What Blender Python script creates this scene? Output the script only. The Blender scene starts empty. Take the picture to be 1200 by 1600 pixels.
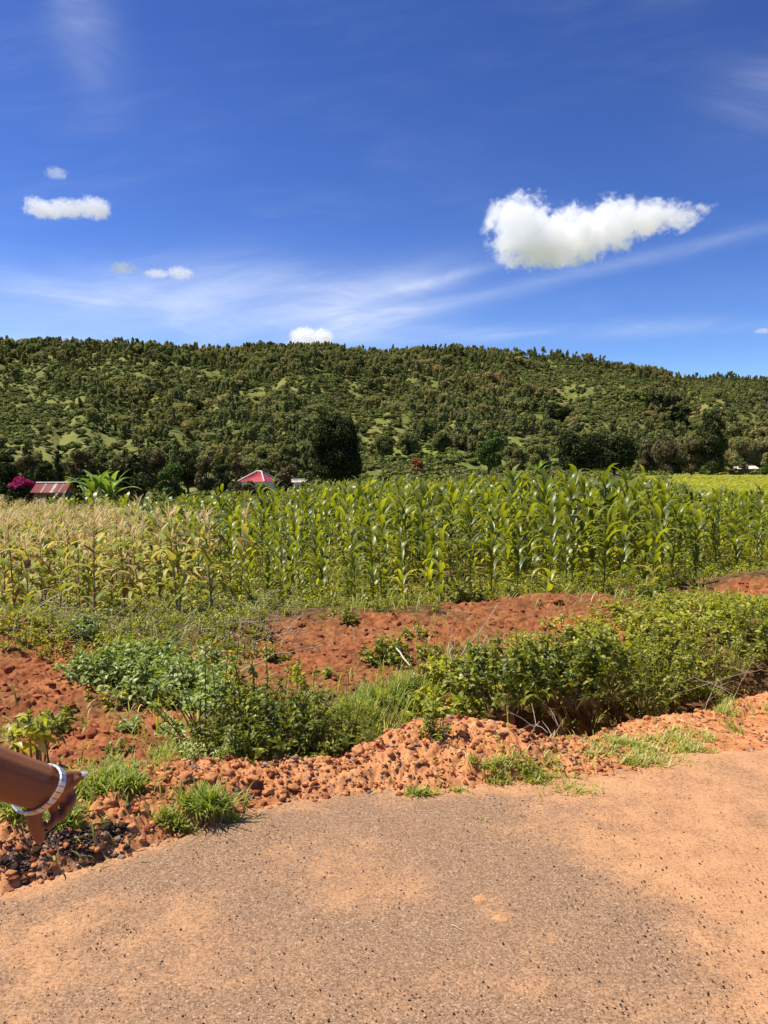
import bpy, math, random
import numpy as np

random.seed(7); RNG = np.random.default_rng(7)
R = math.radians
COL = bpy.context.scene.collection
sc = bpy.context.scene

# ---------------------------------------------------------------- camera
CAM_H, PITCH, FPX = 1.6, R(3.72), 1200.0
cam_d = bpy.data.cameras.new('camera'); cam = bpy.data.objects.new('camera', cam_d); COL.objects.link(cam)
cam.location = (0, 0, CAM_H); cam.rotation_euler = (R(90) - PITCH, 0, 0)
cam_d.sensor_fit = 'VERTICAL'; cam_d.sensor_height = 36.0; cam_d.lens = 27.0      # 1600 px high, f = 1200 px
cam_d.clip_start = 0.05; cam_d.clip_end = 20000
sc.camera = cam
sc.render.resolution_x = 768; sc.render.resolution_y = 1024

# ---------------------------------------------------------------- sun, exposure
SUN_EL, SUN_AZ = R(60), R(-80)          # azimuth clockwise from +Y: ahead of the camera, to the left
sun_d = bpy.data.lights.new('sun', 'SUN'); sun = bpy.data.objects.new('sun', sun_d); COL.objects.link(sun)
sun_d.energy = 5.0; sun_d.angle = R(0.5); sun_d.color = (1.0, 0.945, 0.85)
sun.rotation_euler = (R(90) - SUN_EL, 0, R(180) - SUN_AZ)
sun.location = (-20, 20, 60)
sc.view_settings.view_transform = 'Standard'; sc.view_settings.look = 'None'
sc.view_settings.exposure = 0.55; sc.view_settings.gamma = 1.0; sc.view_settings.use_curve_mapping = False
sc.cycles.volume_bounces = 14; sc.cycles.max_bounces = 16; sc.cycles.transparent_max_bounces = 6
sc.cycles.diffuse_bounces = 3; sc.cycles.glossy_bounces = 2; sc.cycles.transmission_bounces = 4
sc.cycles.use_adaptive_sampling = True; sc.cycles.use_denoising = True
sc.cycles.volume_step_rate = 1.0; sc.cycles.volume_max_steps = 128
sc.cycles.sample_clamp_indirect = 6

# ---------------------------------------------------------------- shader expression helper
class S:
    """a socket wrapped so that + - * / build Math nodes"""
    def __init__(s, nt, k): s.nt, s.k = nt, k
    def _m(s, op, *o, clamp=False):
        n = s.nt.nodes.new('ShaderNodeMath'); n.operation = op; n.use_clamp = clamp
        for i, v in enumerate((s,) + o):
            if isinstance(v, S): s.nt.links.new(v.k, n.inputs[i])
            else: n.inputs[i].default_value = v
        return S(s.nt, n.outputs[0])
    def __add__(s, o): return s._m('ADD', o)
    def __radd__(s, o): return s._m('ADD', o)
    def __sub__(s, o): return s._m('SUBTRACT', o)
    def __rsub__(s, o): return s._m('MULTIPLY', -1.0)._m('ADD', o)
    def __mul__(s, o): return s._m('MULTIPLY', o)
    def __rmul__(s, o): return s._m('MULTIPLY', o)
    def __truediv__(s, o): return s._m('DIVIDE', o)
    def sq(s): return s._m('MULTIPLY', s)
    def mx(s, o): return s._m('MAXIMUM', o)
    def mn(s, o): return s._m('MINIMUM', o)
    def pw(s, o): return s._m('POWER', o)
    def exp(s): return s._m('EXPONENT')
    def clamp(s): return s._m('ADD', 0.0, clamp=True)
def ramp01(x, a, b, smooth=True):
    n = x.nt.nodes.new('ShaderNodeMapRange'); n.interpolation_type = 'SMOOTHSTEP' if smooth else 'LINEAR'
    x.nt.links.new(x.k, n.inputs[0]); n.inputs[1].default_value = a; n.inputs[2].default_value = b
    return S(x.nt, n.outputs[0])
def combine(nt, x, y, z):
    n = nt.nodes.new('ShaderNodeCombineXYZ')
    for i, v in enumerate((x, y, z)):
        if isinstance(v, S): nt.links.new(v.k, n.inputs[i])
        else: n.inputs[i].default_value = v
    return n.outputs[0]
def noise(nt, vec, scale, detail=4, rough=0.55, dist=0.0, kind='ShaderNodeTexNoise'):
    n = nt.nodes.new(kind); n.inputs['Scale'].default_value = scale
    if vec is not None: nt.links.new(vec, n.inputs['Vector'])
    n.inputs['Detail'].default_value = detail; n.inputs['Roughness'].default_value = rough
    if 'Distortion' in n.inputs: n.inputs['Distortion'].default_value = dist
    return S(nt, n.outputs[0])
def mixc(nt, f, a, b):
    n = nt.nodes.new('ShaderNodeMix'); n.data_type = 'RGBA'
    if isinstance(f, S): nt.links.new(f.k, n.inputs[0])
    else: n.inputs[0].default_value = f
    for i, v in ((6, a), (7, b)):
        if isinstance(v, (tuple, list)): n.inputs[i].default_value = (v[0], v[1], v[2], 1)
        else: nt.links.new(v, n.inputs[i])
    return n.outputs[2]
def ramp(nt, f, stops):
    n = nt.nodes.new('ShaderNodeValToRGB'); e = n.color_ramp.elements
    while len(e) < len(stops): e.new(0.5)
    for el, (p, c) in zip(e, stops): el.position = p; el.color = (c[0], c[1], c[2], 1)
    nt.links.new(f.k, n.inputs[0]); return n.outputs[0]

# ---------------------------------------------------------------- world: clear sky with thin high cirrus
w = bpy.data.worlds.new('World'); sc.world = w; w.use_nodes = True
nt = w.node_tree; nt.nodes.clear()
sky = nt.nodes.new('ShaderNodeTexSky'); sky.sky_type = 'NISHITA'; sky.sun_disc = False
sky.sun_elevation = SUN_EL; sky.sun_rotation = SUN_AZ % (2 * math.pi)
sky.altitude = 1800; sky.air_density = 1.0; sky.dust_density = 0.25; sky.ozone_density = 2.5
hsv = nt.nodes.new('ShaderNodeHueSaturation'); nt.links.new(sky.outputs[0], hsv.inputs['Color'])
hsv.inputs['Saturation'].default_value = 1.14; hsv.inputs['Hue'].default_value = 0.512; hsv.inputs['Value'].default_value = 1.42
tc = nt.nodes.new('ShaderNodeTexCoord'); sp = nt.nodes.new('ShaderNodeSeparateXYZ'); nt.links.new(tc.outputs['Generated'], sp.inputs[0])
dx, dy, dz = (S(nt, sp.outputs[i]) for i in range(3))
front = ramp01(dy, 0.02, 0.2); dyp = dy.mx(0.05)
u = dx / dyp; v = dz / dyp                                     # tangent of azimuth / elevation
def band(cu, cv, su, sv, slope=0.0):                           # soft elongated patch of high cloud
    uu = u - cu; vv = (v - cv) - uu * slope
    return ((uu / su).sq() + (vv / sv).sq()).mn(8.0).__mul__(-1.0).exp()
q = combine(nt, u * 1.0 , (v - u * 0.16) * 5.0, 0.0)
q2 = combine(nt, u * 1.0, (v + u * 0.1) * 3.5, 3.0)
streak = ramp01(noise(nt, q, 4.0, 8, 0.62, 0.6), 0.36, 0.78)
puff = ramp01(noise(nt, q2, 2.3, 7, 0.6, 0.8), 0.36, 0.75)
lowl = band(-0.36, 0.19, 0.26, 0.05, 0.02)                      # veil above the left crest
low2 = band(-0.08, 0.215, 0.16, 0.045, -0.12)
mid = band(-0.02, 0.20, 0.11, 0.04, 0.30)
diag = band(0.17, 0.222, 0.36, 0.0095, 0.235)                  # long diagonal streak to the right
diag2 = band(0.08, 0.235, 0.12, 0.007, 0.26)
diag3 = band(0.20, 0.168, 0.30, 0.012, 0.03)
topl = band(-0.385, 0.62, 0.045, 0.10, -1.3)
topr = band(0.335, 0.645, 0.06, 0.05, -0.3)
farr = band(0.49, 0.46, 0.10, 0.05, 0.3)
den = (lowl * (puff * 0.52 + streak * 0.14 + 0.22) + low2 * (streak * 0.18 + 0.07) + mid * (streak * 0.26 + 0.15) + diag * (streak * 0.16 + 0.10)
       + diag2 * (streak * 0.22 + 0.10) + diag3 * (streak * 0.25 + 0.05) + topl * (puff * 0.3 + 0.10) + topr * (puff * 0.22 + 0.07) + farr * (puff * 0.2 + 0.02) + streak * puff * 0.06)
den = (den * front).mn(0.85).mx(0.0)
gam = nt.nodes.new('ShaderNodeGamma'); gam.inputs[1].default_value = 1.38; nt.links.new(hsv.outputs[0], gam.inputs[0])
vs = nt.nodes.new('ShaderNodeVectorMath'); vs.operation = 'SCALE'; vs.inputs['Scale'].default_value = 0.442; nt.links.new(gam.outputs[0], vs.inputs[0])
cirrus = mixc(nt, den, vs.outputs[0], (8.6, 9.2, 10.2))
bg = nt.nodes.new('ShaderNodeBackground'); bg.inputs[1].default_value = 0.078
nt.links.new(cirrus, bg.inputs[0])
wo = nt.nodes.new('ShaderNodeOutputWorld'); nt.links.new(bg.outputs[0], wo.inputs[0])

# ---------------------------------------------------------------- numpy noise
def _h(ix, iy, seed):
    n = (ix * 374761393 + iy * 668265263 + seed * 982451653) & 0xFFFFFFFF
    n = ((n ^ (n >> 13)) * 1274126177) & 0xFFFFFFFF
    return ((n ^ (n >> 16)) & 0xFFFFFF) / float(0xFFFFFF)
def vnoise(x, y, seed=0):
    x = np.asarray(x, float); y = np.asarray(y, float)
    ix = np.floor(x).astype(np.int64); iy = np.floor(y).astype(np.int64); fx = x - ix; fy = y - iy
    fx = fx * fx * (3 - 2 * fx); fy = fy * fy * (3 - 2 * fy)
    a = _h(ix, iy, seed); b = _h(ix + 1, iy, seed); c = _h(ix, iy + 1, seed); d = _h(ix + 1, iy + 1, seed)
    return (a + (b - a) * fx) * (1 - fy) + (c + (d - c) * fx) * fy
def fbm(x, y, oct=4, seed=0, gain=0.5):
    s = 0; a = 1; t = 0
    for i in range(oct):
        s = s + a * (vnoise(x * 2 ** i, y * 2 ** i, seed + i * 17) * 2 - 1); t += a; a *= gain
    return s / t
def lumps(x, y, cell, seed, keep=0.8):
    """height field of overlapping rounded clods, 0..1"""
    gx = x / cell; gy = y / cell; ix = np.floor(gx).astype(np.int64); iy = np.floor(gy).astype(np.int64)
    out = np.zeros_like(gx)
    for ox in (-1, 0, 1):
        for oy in (-1, 0, 1):
            jx = ix + ox; jy = iy + oy
            px = jx + _h(jx, jy, seed); py = jy + _h(jx, jy, seed + 1); r = 0.35 + 0.6 * _h(jx, jy, seed + 2) ** 2
            on = _h(jx, jy, seed + 3) < keep
            an = _h(jx, jy, seed + 4) * 3.14; ca, sa = np.cos(an), np.sin(an)
            ddx = gx - px; ddy = gy - py
            d2 = ((ddx * ca + ddy * sa) / r) ** 2 + ((-ddx * sa + ddy * ca) / (r * 0.75)) ** 2
            hgt = np.sqrt(np.clip(1 - d2, 0, 1)) * (0.35 + 0.65 * r) * on
            out = np.maximum(out, hgt)
    return out
def sstep(a, b, x):
    t = np.clip((x - a) / (b - a), 0, 1); return t * t * (3 - 2 * t)

# ---------------------------------------------------------------- terrain
RE_X = [-12, -3, -1.42, -1.05, -0.59, 0.06, 0.45, 1.0, 2.08, 6, 12]
RE_Y = [1.6, 2.0, 2.72, 3.05, 3.47, 3.62, 3.66, 3.80, 3.95, 4.5, 6]
def road_edge(x): x = np.asarray(x, float); return np.interp(x, RE_X, RE_Y) + .09 * fbm(x * 1.3, x * 0 + 3.3, 2, 301) + .06 * fbm(x * 4.5, x * 0 + 7.7, 3, 302) + .03 * fbm(x * 17, x * 0 + 1.7, 2, 303)
DL_X = [-12, -3, -1.1, -0.9, -0.2, 0.2, 0.55, 0.75, 0.95, 1.3, 1.74, 2.85, 6, 12]
DL_Y = [3.9, 3.9, 3.95, 3.95, 4.02, 4.62, 4.72, 4.47, 4.43, 4.6, 5.05, 5.6, 6.6, 9]
DD_X = [-12, -1.15, -0.9, -0.25, 0.1, 0.55, 0.8, 1.0, 1.6, 2.0, 3, 12]
DD_D = [0, 0.0, 0.22, 0.22, 0.10, 0.14, 0.55, 0.80, 0.72, 0.28, 0.22, 0.2]
# crest of the wooded hill read from the photograph: (pixel column, pixel row of the ground at the crest)
CREST = [(-300, 540), (0, 534), (100, 536), (200, 541), (270, 548), (330, 545), (400, 541), (450, 542), (520, 550), (600, 551), (650, 547), (680, 546), (720, 545),
         (760, 549), (850, 552), (900, 560), (960, 571), (1000, 579), (1050, 587), (1100, 588), (1200, 590), (1500, 610)]
def _dir(px, py):
    a = (px - 600) / FPX; b = (800 - py) / FPX
    return np.array([a, math.cos(PITCH) + b * math.sin(PITCH), -math.sin(PITCH) + b * math.cos(PITCH)])
_ct, _ce = [], []
for px, py in CREST:
    d = _dir(px, py); _ct.append(math.atan2(d[0], d[1])); _ce.append(d[2] / math.hypot(d[0], d[1]))
_ct = [-3.2, -1.3] + _ct + [1.3, 3.2]; _ce = [0.02, 0.10] + _ce + [0.05, 0.02]
def hill_params(th):
    e = np.interp(th, _ct, _ce); rc = np.interp(th, [-3.2, -0.5, -0.2, 0.1, 0.25, 0.42, 0.6, 3.2], [600, 560, 600, 640, 690, 850, 950, 900])
    r0 = np.interp(th, [-0.5, -0.1, 0.1, 0.3, 0.5], [120, 115, 150, 190, 215])
    return e, rc, r0
def field_z(x, y, r, th):
    z = np.interp(r, [0, 3.7, 4.2, 5.5, 7.0, 8.3, 9.4, 10.5, 40, 80, 150], [0, 0, 0.0, -0.14, -0.07, 0.0, -0.17, -0.22, -1.0, -1.55, -1.5])
    near = sstep(5.5, 9.0, r)
    z = z + near * np.clip(x / 5.0, -1, 1) * 0.17 * (1 - sstep(20, 45, r))
    z = z - sstep(28, 75, r) * sstep(-0.02, -0.30, th) * 2.4
    z = z - sstep(9, 26, r) * sstep(-0.08, -0.30, th) * 0.15
    return z
def H0(x, y):
    x = np.asarray(x, float); y = np.asarray(y, float)
    r = np.hypot(x, y); th = np.arctan2(x, y)
    z = field_z(x, y, r, th)
    # mounds beside the field
    def g(cx, cy, sx, sy, h): return h * np.exp(-((x - cx) / sx) ** 2 - ((y - cy) / sy) ** 2)
    z = z + g(-3.9, 6.9, 1.1, 0.8, 0.34) + g(-2.3, 5.4, 0.7, 0.5, 0.06) + g(2.0, 8.55, 0.95, 0.5, 0.13) + g(5.1, 9.9, 1.2, 0.6, 0.25) + g(-0.9, 7.7, 1.0, 0.6, 0.10) + g(0.35, 7.9, 0.8, 0.5, 0.04)
    # verge heap and berm of dug out soil beside the road
    e = road_edge(x); L = np.interp(x, DL_X, DL_Y)
    t = np.clip((y - e) / np.maximum(L - e, 0.15), 0, 1)
    berm = np.sin(np.pi * t) ** 0.8 * np.interp(x, [-3, -1.6, -1.2, -0.6, -0.2, 0.15, 0.7, 0.95, 1.2, 1.8, 2.3, 4], [0.16, 0.16, 0.13, 0.06, 0.09, 0.15, 0.13, 0.04, 0.02, 0.04, 0.03, 0.03])
    z = z + np.where((y > e) & (y < L), berm, 0)
    D = np.interp(x, DD_X, DD_D)
    s = y - L
    z = z - D * sstep(-0.03, 0.16, s) * (1 - sstep(0.38, 1.1, s))
    z = z + np.where(y < e, -0.03 * sstep(0, 0.12, e - y), 0)
    # the hill
    ec, rc, r0 = hill_params(th)
    q = (r - r0) / (rc - r0)
    zc = ec * rc
    P = np.where(q < 1, np.clip(q, 0, 1) ** 1.3, 1 - 0.25 * sstep(1, 2.2, q))
    P = np.where(q < 1, P * (1 - 0.12 * sstep(0.75, 1, q) ) / 0.88 * 0.88 + 0.12 * sstep(0.75, 1, q), P)
    hl = np.where(q > 0, P, 0)
    amp = np.clip(q, 0, 1) * np.clip(1.05 - q, 0, 1) * 4
    gul = (np.abs(fbm(th * 7 + 3.1, r / 600.0, 4, 5)) - 0.25) * 26 + fbm(x / 70.0, y / 70.0, 4, 9) * 9
    z = z * (1 - sstep(0, 0.15, q) * 0.0) + hl * (zc + 1.2) + amp * gul * np.clip(zc / 90, 0.3, 1) * np.where(q > 0, 1, 0)
    z = z + np.where(r > 60, fbm(x / 25.0, y / 25.0, 3, 4) * 0.7 * sstep(60, 160, r), 0)
    return z
def hit(px, py, up=0.0):
    """where the ray through a photo pixel meets the terrain (raised by up)"""
    d = _dir(px, py); o = np.array([0, 0, CAM_H])
    ts = np.geomspace(1.5, 1400, 2600); P = o + ts[:, None] * d
    hh = H0(P[:, 0], P[:, 1]) + up
    k = np.argmax(P[:, 2] < hh)
    if not (P[:, 2] < hh).any(): k = len(ts) - 1
    return P[k]
def at(px, depth):
    """ground point at a depth below a photo column"""
    x = (px - 600) / FPX * depth; return np.array([x, depth, float(H0(x, depth))])
def ell(px, py, rx, ry):
    """a patch on the ground: (cx, cy, sx, sy) in metres, from its place in the photo"""
    c = hit(px, py); a = hit(px, py - ry); b = hit(px, py + ry)
    return c[0], c[1], rx / FPX * c[1], max(0.5 * abs(a[1] - b[1]), 0.02)
def patch(x, y, els, soft=0.35):
    m = np.zeros_like(np.asarray(x, float))
    for cx, cy, sx, sy in els:
        d = np.sqrt(((x - cx) / sx) ** 2 + ((y - cy) / sy) ** 2)
        m = np.maximum(m, 1 - sstep(1 - soft, 1 + soft, d))
    return m
BARE = [ell(*e) for e in [(40, 1030, 100, 60), (150, 1150, 140, 45), (520, 1010, 150, 42), (420, 1000, 60, 30), (560, 1050, 90, 30), (870, 955, 130, 28), (1170, 922, 60, 16),
                          (690, 990, 70, 24), (330, 1035, 60, 36), (600, 985, 110, 26), (60, 1000, 80, 30), (240, 1140, 80, 30), (480, 1060, 100, 34), (50, 1085, 100, 40), (20, 1010, 110, 50), (850, 940, 150, 22)]]
def bare_mask(x, y):
    m = patch(x, y, BARE) * (0.6 + 0.4 * sstep(-0.3, 0.3, fbm(x * 2.2, y * 2.2, 3, 21)) )
    e = road_edge(x); L = np.interp(x, DL_X, DL_Y)
    m2 = ((y > e - 0.3) & (y < L + 0.25)) * 1.0
    m3 = sstep(-0.9, -1.3, x) * (y > e) * (y < 4.5) * 1.0
    return np.maximum(m, np.maximum(m2, m3 * 0.7))
def Hd(x, y):
    """terrain with clods"""
    z = H0(x, y)
    r = np.hypot(x, y)
    e = road_edge(x); L = np.interp(x, DL_X, DL_Y)
    wig = fbm(x * 3, y * 3, 3, 31) * 0.12
    offr = sstep(-0.06, 0.14, y - e + wig)
    berm = offr * (1 - sstep(L - 0.02, L + 0.5, y))
    flat = sstep(0.9, 1.6, x) * (1 - sstep(L - 0.55, L - 0.15, y))          # the trodden margin on the right
    berm = berm * (1 - 0.90 * flat)
    b = bare_mask(x, y) * sstep(0.0, 0.4, y - L)
    wx = x + fbm(x * 11, y * 11, 3, 6, .6) * 0.05; wy = y + fbm(x * 11 + 9, y * 11, 3, 8, .6) * 0.05
    c = np.clip(np.maximum(np.maximum(berm, b * 1.1), 0.4 * offr * (1 - 0.8 * flat)), 0, 1.1) * (r < 16)
    d = (lumps(wx, wy, 0.16, 3, 0.2) * 0.04 + lumps(wx + 3, wy, 0.07, 11, 0.3) * 0.02 + lumps(wx, wy + 5, 0.028, 23, 0.5) * 0.009 + (np.abs(fbm(x * 5, y * 5, 4, 2, 0.6)) - .15) * -0.06 + (np.abs(fbm(x * 22, y * 22, 3, 12, 0.7)) - .2) * -0.03)
    z = z + c * d + offr * fbm(x * 1.7, y * 1.7, 3, 44) * 0.035 * (r < 60)
    tuft = (1 - c) * offr * (r < 30)
    z = z + tuft * (fbm(x * 12, y * 12, 2, 52) * 0.012)
    return z

# ---------------------------------------------------------------- mesh collecting
class Acc:
    def __init__(s): s.V = []; s.F = {3: [], 4: []}; s.M = {3: [], 4: []}; s.T = []; s.n = 0
    def add(s, v, f, mat=0, tint=0.5):
        v = np.asarray(v, np.float32).reshape(-1, 3); f = np.asarray(f, np.int32)
        s.V.append(v); s.F[f.shape[1]].append(f + s.n)
        s.M[f.shape[1]].append(np.full(len(f), mat, np.int32) if np.isscalar(mat) else np.asarray(mat, np.int32))
        s.T.append(np.full(len(v), tint, np.float32) if np.isscalar(tint) else np.asarray(tint, np.float32)); s.n += len(v)
    def tpl(s):
        """freeze as a template: verts, {k: faces}, {k: mats}, tint"""
        V = np.concatenate(s.V); T = np.concatenate(s.T)
        return V, {k: np.concatenate(v) for k, v in s.F.items() if v}, {k: np.concatenate(v) for k, v in s.M.items() if v}, T
    def inst(s, tpl, P, Rm=None, sc_=None, tint=None, tmix=1.0, mat=None):
        """many copies of a template; Rm (n,3,3), sc_ (n,) or (n,3), tint (n,) added around 0.5"""
        V, F, M, T = tpl; n = len(P)
        if n == 0: return
        W = np.broadcast_to(V, (n,) + V.shape)
        if sc_ is not None:
            sc_ = np.asarray(sc_, float); W = W * (sc_[:, None, None] if sc_.ndim == 1 else sc_[:, None, :])
        if Rm is not None: W = np.einsum('nij,nkj->nki', Rm, W)
        W = W + np.asarray(P)[:, None, :]
        TT = np.broadcast_to(T, (n, len(T)))
        if tint is not None: TT = TT * tmix + (np.asarray(tint)[:, None] - 0.5 * tmix)
        off = (np.arange(n) * len(V))[:, None, None] + s.n
        for k, f in F.items():
            s.F[k].append((f[None] + off).reshape(-1, k).astype(np.int32))
            s.M[k].append(np.tile(M[k], n) if mat is None else np.full(len(f) * n, mat, np.int32))
        s.V.append(W.reshape(-1, 3).astype(np.float32)); s.T.append(np.clip(TT, 0, 1).reshape(-1).astype(np.float32)); s.n += n * len(V)
    def mesh(s, name, mats, smooth=True, attrs=None):
        me = bpy.data.meshes.new(name)
        V = np.concatenate(s.V)
        me.vertices.add(len(V)); me.vertices.foreach_set('co', V.ravel())
        idx = []; st = []; mi = []; o = 0
        for k in (3, 4):
            if s.F[k]:
                f = np.concatenate(s.F[k]); idx.append(f.ravel()); st.append(np.arange(len(f)) * k + o); o += f.size; mi.append(np.concatenate(s.M[k]))
        idx = np.concatenate(idx); st = np.concatenate(st); mi = np.concatenate(mi)
        me.loops.add(len(idx)); me.loops.foreach_set('vertex_index', idx)
        me.polygons.add(len(st)); me.polygons.foreach_set('loop_start', st.astype(np.int32)); me.polygons.foreach_set('material_index', mi)
        me.polygons.foreach_set('use_smooth', np.full(len(st), smooth))
        me.update(calc_edges=True)
        a = me.attributes.new('tint', 'FLOAT', 'POINT'); a.data.foreach_set('value', np.concatenate(s.T))
        for nm, arr in (attrs or {}).items():
            a = me.attributes.new(nm, 'FLOAT', 'POINT'); a.data.foreach_set('value', np.asarray(arr, np.float32))
        for m in (mats if isinstance(mats, (list, tuple)) else [mats]): me.materials.append(m)
        return me
    def build(s, name, mats, parent=None, smooth=True, attrs=None):
        o = bpy.data.objects.new(name, s.mesh(name, mats, smooth, attrs)); COL.objects.link(o)
        if parent: o.parent = parent
        return o
def tag(o, label=None, cat=None, group=None, kind=None):
    if label: o['label'] = label
    if cat: o['category'] = cat
    if group: o['group'] = group
    if kind: o['kind'] = kind
    return o
_O1 = 'first second third fourth fifth sixth seventh eighth ninth tenth eleventh twelfth thirteenth fourteenth fifteenth sixteenth seventeenth eighteenth nineteenth'.split()
_T1 = {2: 'twent', 3: 'thirt', 4: 'fort', 5: 'fift', 6: 'sixt', 7: 'sevent', 8: 'eight', 9: 'ninet'}
def nth(k):
    if k < 20: return _O1[k - 1]
    t, u_ = divmod(k, 10); return _T1[t] + ('ieth' if u_ == 0 else 'y-' + _O1[u_ - 1])
def name_in_order(objs, fmt):
    """label things by their place from the left as seen from the road"""
    objs = sorted(objs, key=lambda o: o.location.x / max(o.location.y, .1)); objs = [o for o in objs if abs(o.location.x / o.location.y) < .505]
    for k, o in enumerate(objs): o['label'] = fmt % nth(k + 1)
def empty(name, loc, rz=0.0):
    o = bpy.data.objects.new(name, None); COL.objects.link(o); o.empty_display_size = 0.1
    o.location = loc; o.rotation_euler = (0, 0, rz); return o
def rotz(a):
    a = np.asarray(a, float); c, s_ = np.cos(a), np.sin(a); z = np.zeros_like(a); o = z + 1
    return np.stack([np.stack([c, -s_, z], -1), np.stack([s_, c, z], -1), np.stack([z, z, o], -1)], -2)
def frames(D, N):
    """rotation matrices whose Y axis is D and whose Z axis leans to N"""
    D = D / np.linalg.norm(D, axis=1, keepdims=True)
    X = np.cross(D, N); X /= np.maximum(np.linalg.norm(X, axis=1, keepdims=True), 1e-6); Z = np.cross(X, D)
    return np.stack([X, D, Z], -1)
def grid_faces(nu, nv, wrap=False):
    i, j = np.meshgrid(np.arange(nu - 1), np.arange(nv if wrap else nv - 1), indexing='ij'); j2 = (j + 1) % nv
    return np.stack([i * nv + j, i * nv + j2, (i + 1) * nv + j2, (i + 1) * nv + j], -1).reshape(-1, 4)
def tube(acc, pts, rad, n=6, mat=0, tint=0.5, caps=True):
    pts = np.asarray(pts, float); rad = np.broadcast_to(np.asarray(rad, float), (len(pts),))
    T = np.gradient(pts, axis=0); T /= np.maximum(np.linalg.norm(T, axis=1, keepdims=True), 1e-9)
    ref = np.array([0.31, 0.17, 0.93]) if abs(T[0][2]) < 0.9 else np.array([1.0, 0.1, 0])
    A = np.cross(T, ref); A /= np.linalg.norm(A, axis=1, keepdims=True); B = np.cross(T, A)
    ang = np.arange(n) * 2 * np.pi / n
    V = pts[:, None] + rad[:, None, None] * (A[:, None] * np.cos(ang)[None, :, None] + B[:, None] * np.sin(ang)[None, :, None])
    acc.add(V.reshape(-1, 3), grid_faces(len(pts), n, True), mat, tint)
    if caps:
        for k, base in ((0, 0), (len(pts) - 1, (len(pts) - 1) * n)):
            c = np.vstack([V[k], pts[k] + (T[k] * rad[k] * 0.4) * (1 if k else -1)])
            f = [[i, (i + 1) % n, n] if k else [(i + 1) % n, i, n] for i in range(n)]
            acc.add(c, f, mat, tint)

# ---------------------------------------------------------------- materials
def newmat(name):
    m = bpy.data.materials.new(name); m.use_nodes = True; nt = m.node_tree; nt.nodes.clear()
    out = nt.nodes.new('ShaderNodeOutputMaterial'); p = nt.nodes.new('ShaderNodeBsdfPrincipled'); nt.links.new(p.outputs[0], out.inputs[0])
    return m, nt, p, out
def attr(nt, name='tint'):
    a = nt.nodes.new('ShaderNodeAttribute'); a.attribute_name = name; return S(nt, a.outputs['Fac'])
def geo_pos(nt): return nt.nodes.new('ShaderNodeNewGeometry').outputs['Position']
def bump(nt, p, h, strength=0.5, dist=0.01):
    b = nt.nodes.new('ShaderNodeBump'); b.inputs['Strength'].default_value = strength; b.inputs['Distance'].default_value = dist
    nt.links.new(h.k, b.inputs['Height']); nt.links.new(b.outputs[0], p.inputs['Normal'])
def leafmat(name, stops, trans=0.35, tcol=(1.15, 1.25, 0.5), rough=0.45, spec=0.35, vary=3.0, vamt=0.12):
    m, nt, p, out = newmat(name)
    t = attr(nt); oi = nt.nodes.new('ShaderNodeObjectInfo'); rnd = S(nt, oi.outputs['Random'])
    n = noise(nt, geo_pos(nt), vary, 2)
    c = ramp(nt, (t + (n - 0.5) * vamt * 2 + (rnd - 0.5) * 0.12).clamp(), stops)
    nt.links.new(c, p.inputs['Base Color']); p.inputs['Roughness'].default_value = rough; p.inputs['Specular IOR Level'].default_value = spec
    if trans > 0:
        tr = nt.nodes.new('ShaderNodeBsdfTranslucent'); mm = nt.nodes.new('ShaderNodeMix'); mm.data_type = 'RGBA'; mm.blend_type = 'MULTIPLY'; mm.inputs[0].default_value = 1
        nt.links.new(c, mm.inputs[6]); mm.inputs[7].default_value = (*[x * 1.6 for x in tcol], 1); nt.links.new(mm.outputs[2], tr.inputs[0])
        ms = nt.nodes.new('ShaderNodeMixShader'); ms.inputs[0].default_value = trans
        nt.links.new(p.outputs[0], ms.inputs[1]); nt.links.new(tr.outputs[0], ms.inputs[2]); nt.links.new(ms.outputs[0], out.inputs[0])
    return m
def plain(name, col, rough=0.7, metal=0.0, nscale=0, col2=None, bmp=0.0, spec=0.4, bscale=None):
    m, nt, p, out = newmat(name); p.inputs['Roughness'].default_value = rough; p.inputs['Metallic'].default_value = metal; p.inputs['Specular IOR Level'].default_value = spec
    p.inputs['Base Color'].default_value = (*col, 1)
    if nscale:
        n = noise(nt, geo_pos(nt), nscale, 5, 0.6)
        nt.links.new(mixc(nt, ramp01(n, 0.35, 0.65), col, col2 or tuple(c * 0.7 for c in col)), p.inputs['Base Color'])
        if bmp: bump(nt, p, noise(nt, geo_pos(nt), bscale or nscale * 3, 5, 0.65), bmp, 0.02)
    return m

# ground: orange verge, red-brown dug soil, litter under the plants, olive hill grass
m_ground, nt, p, out = newmat('ground_soil')
pos = geo_pos(nt)
a_verge, a_bare, a_hill, a_lush, a_tar, a_scar = (attr(nt, k) for k in ('verge', 'bare', 'hill', 'lush', 'tar', 'scar'))
n1 = noise(nt, pos, 1.3, 6, 0.6); n2 = noise(nt, pos, 14, 6, 0.65); n3 = noise(nt, pos, 95, 4, 0.7)
red = ramp(nt, (n1 * 0.45 + n2 * 0.55), [(0.34, (0.085, 0.028, 0.012)), (0.46, (0.25, 0.083, 0.030)), (0.54, (0.34, 0.120, 0.044)), (0.66, (0.44, 0.19, 0.080))])
ora = ramp(nt, (n1 * 0.4 + n2 * 0.4 + n3 * 0.2), [(0.36, (0.22, 0.075, 0.027)), (0.46, (0.46, 0.185, 0.070)), (0.54, (0.56, 0.255, 0.105)), (0.66, (0.62, 0.35, 0.18))])
lit = ramp(nt, n2, [(0.35, (0.05, 0.026, 0.012)), (0.5, (0.12, 0.065, 0.026)), (0.62, (0.19, 0.11, 0.04)), (0.7, (0.18, 0.15, 0.05))])
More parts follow.
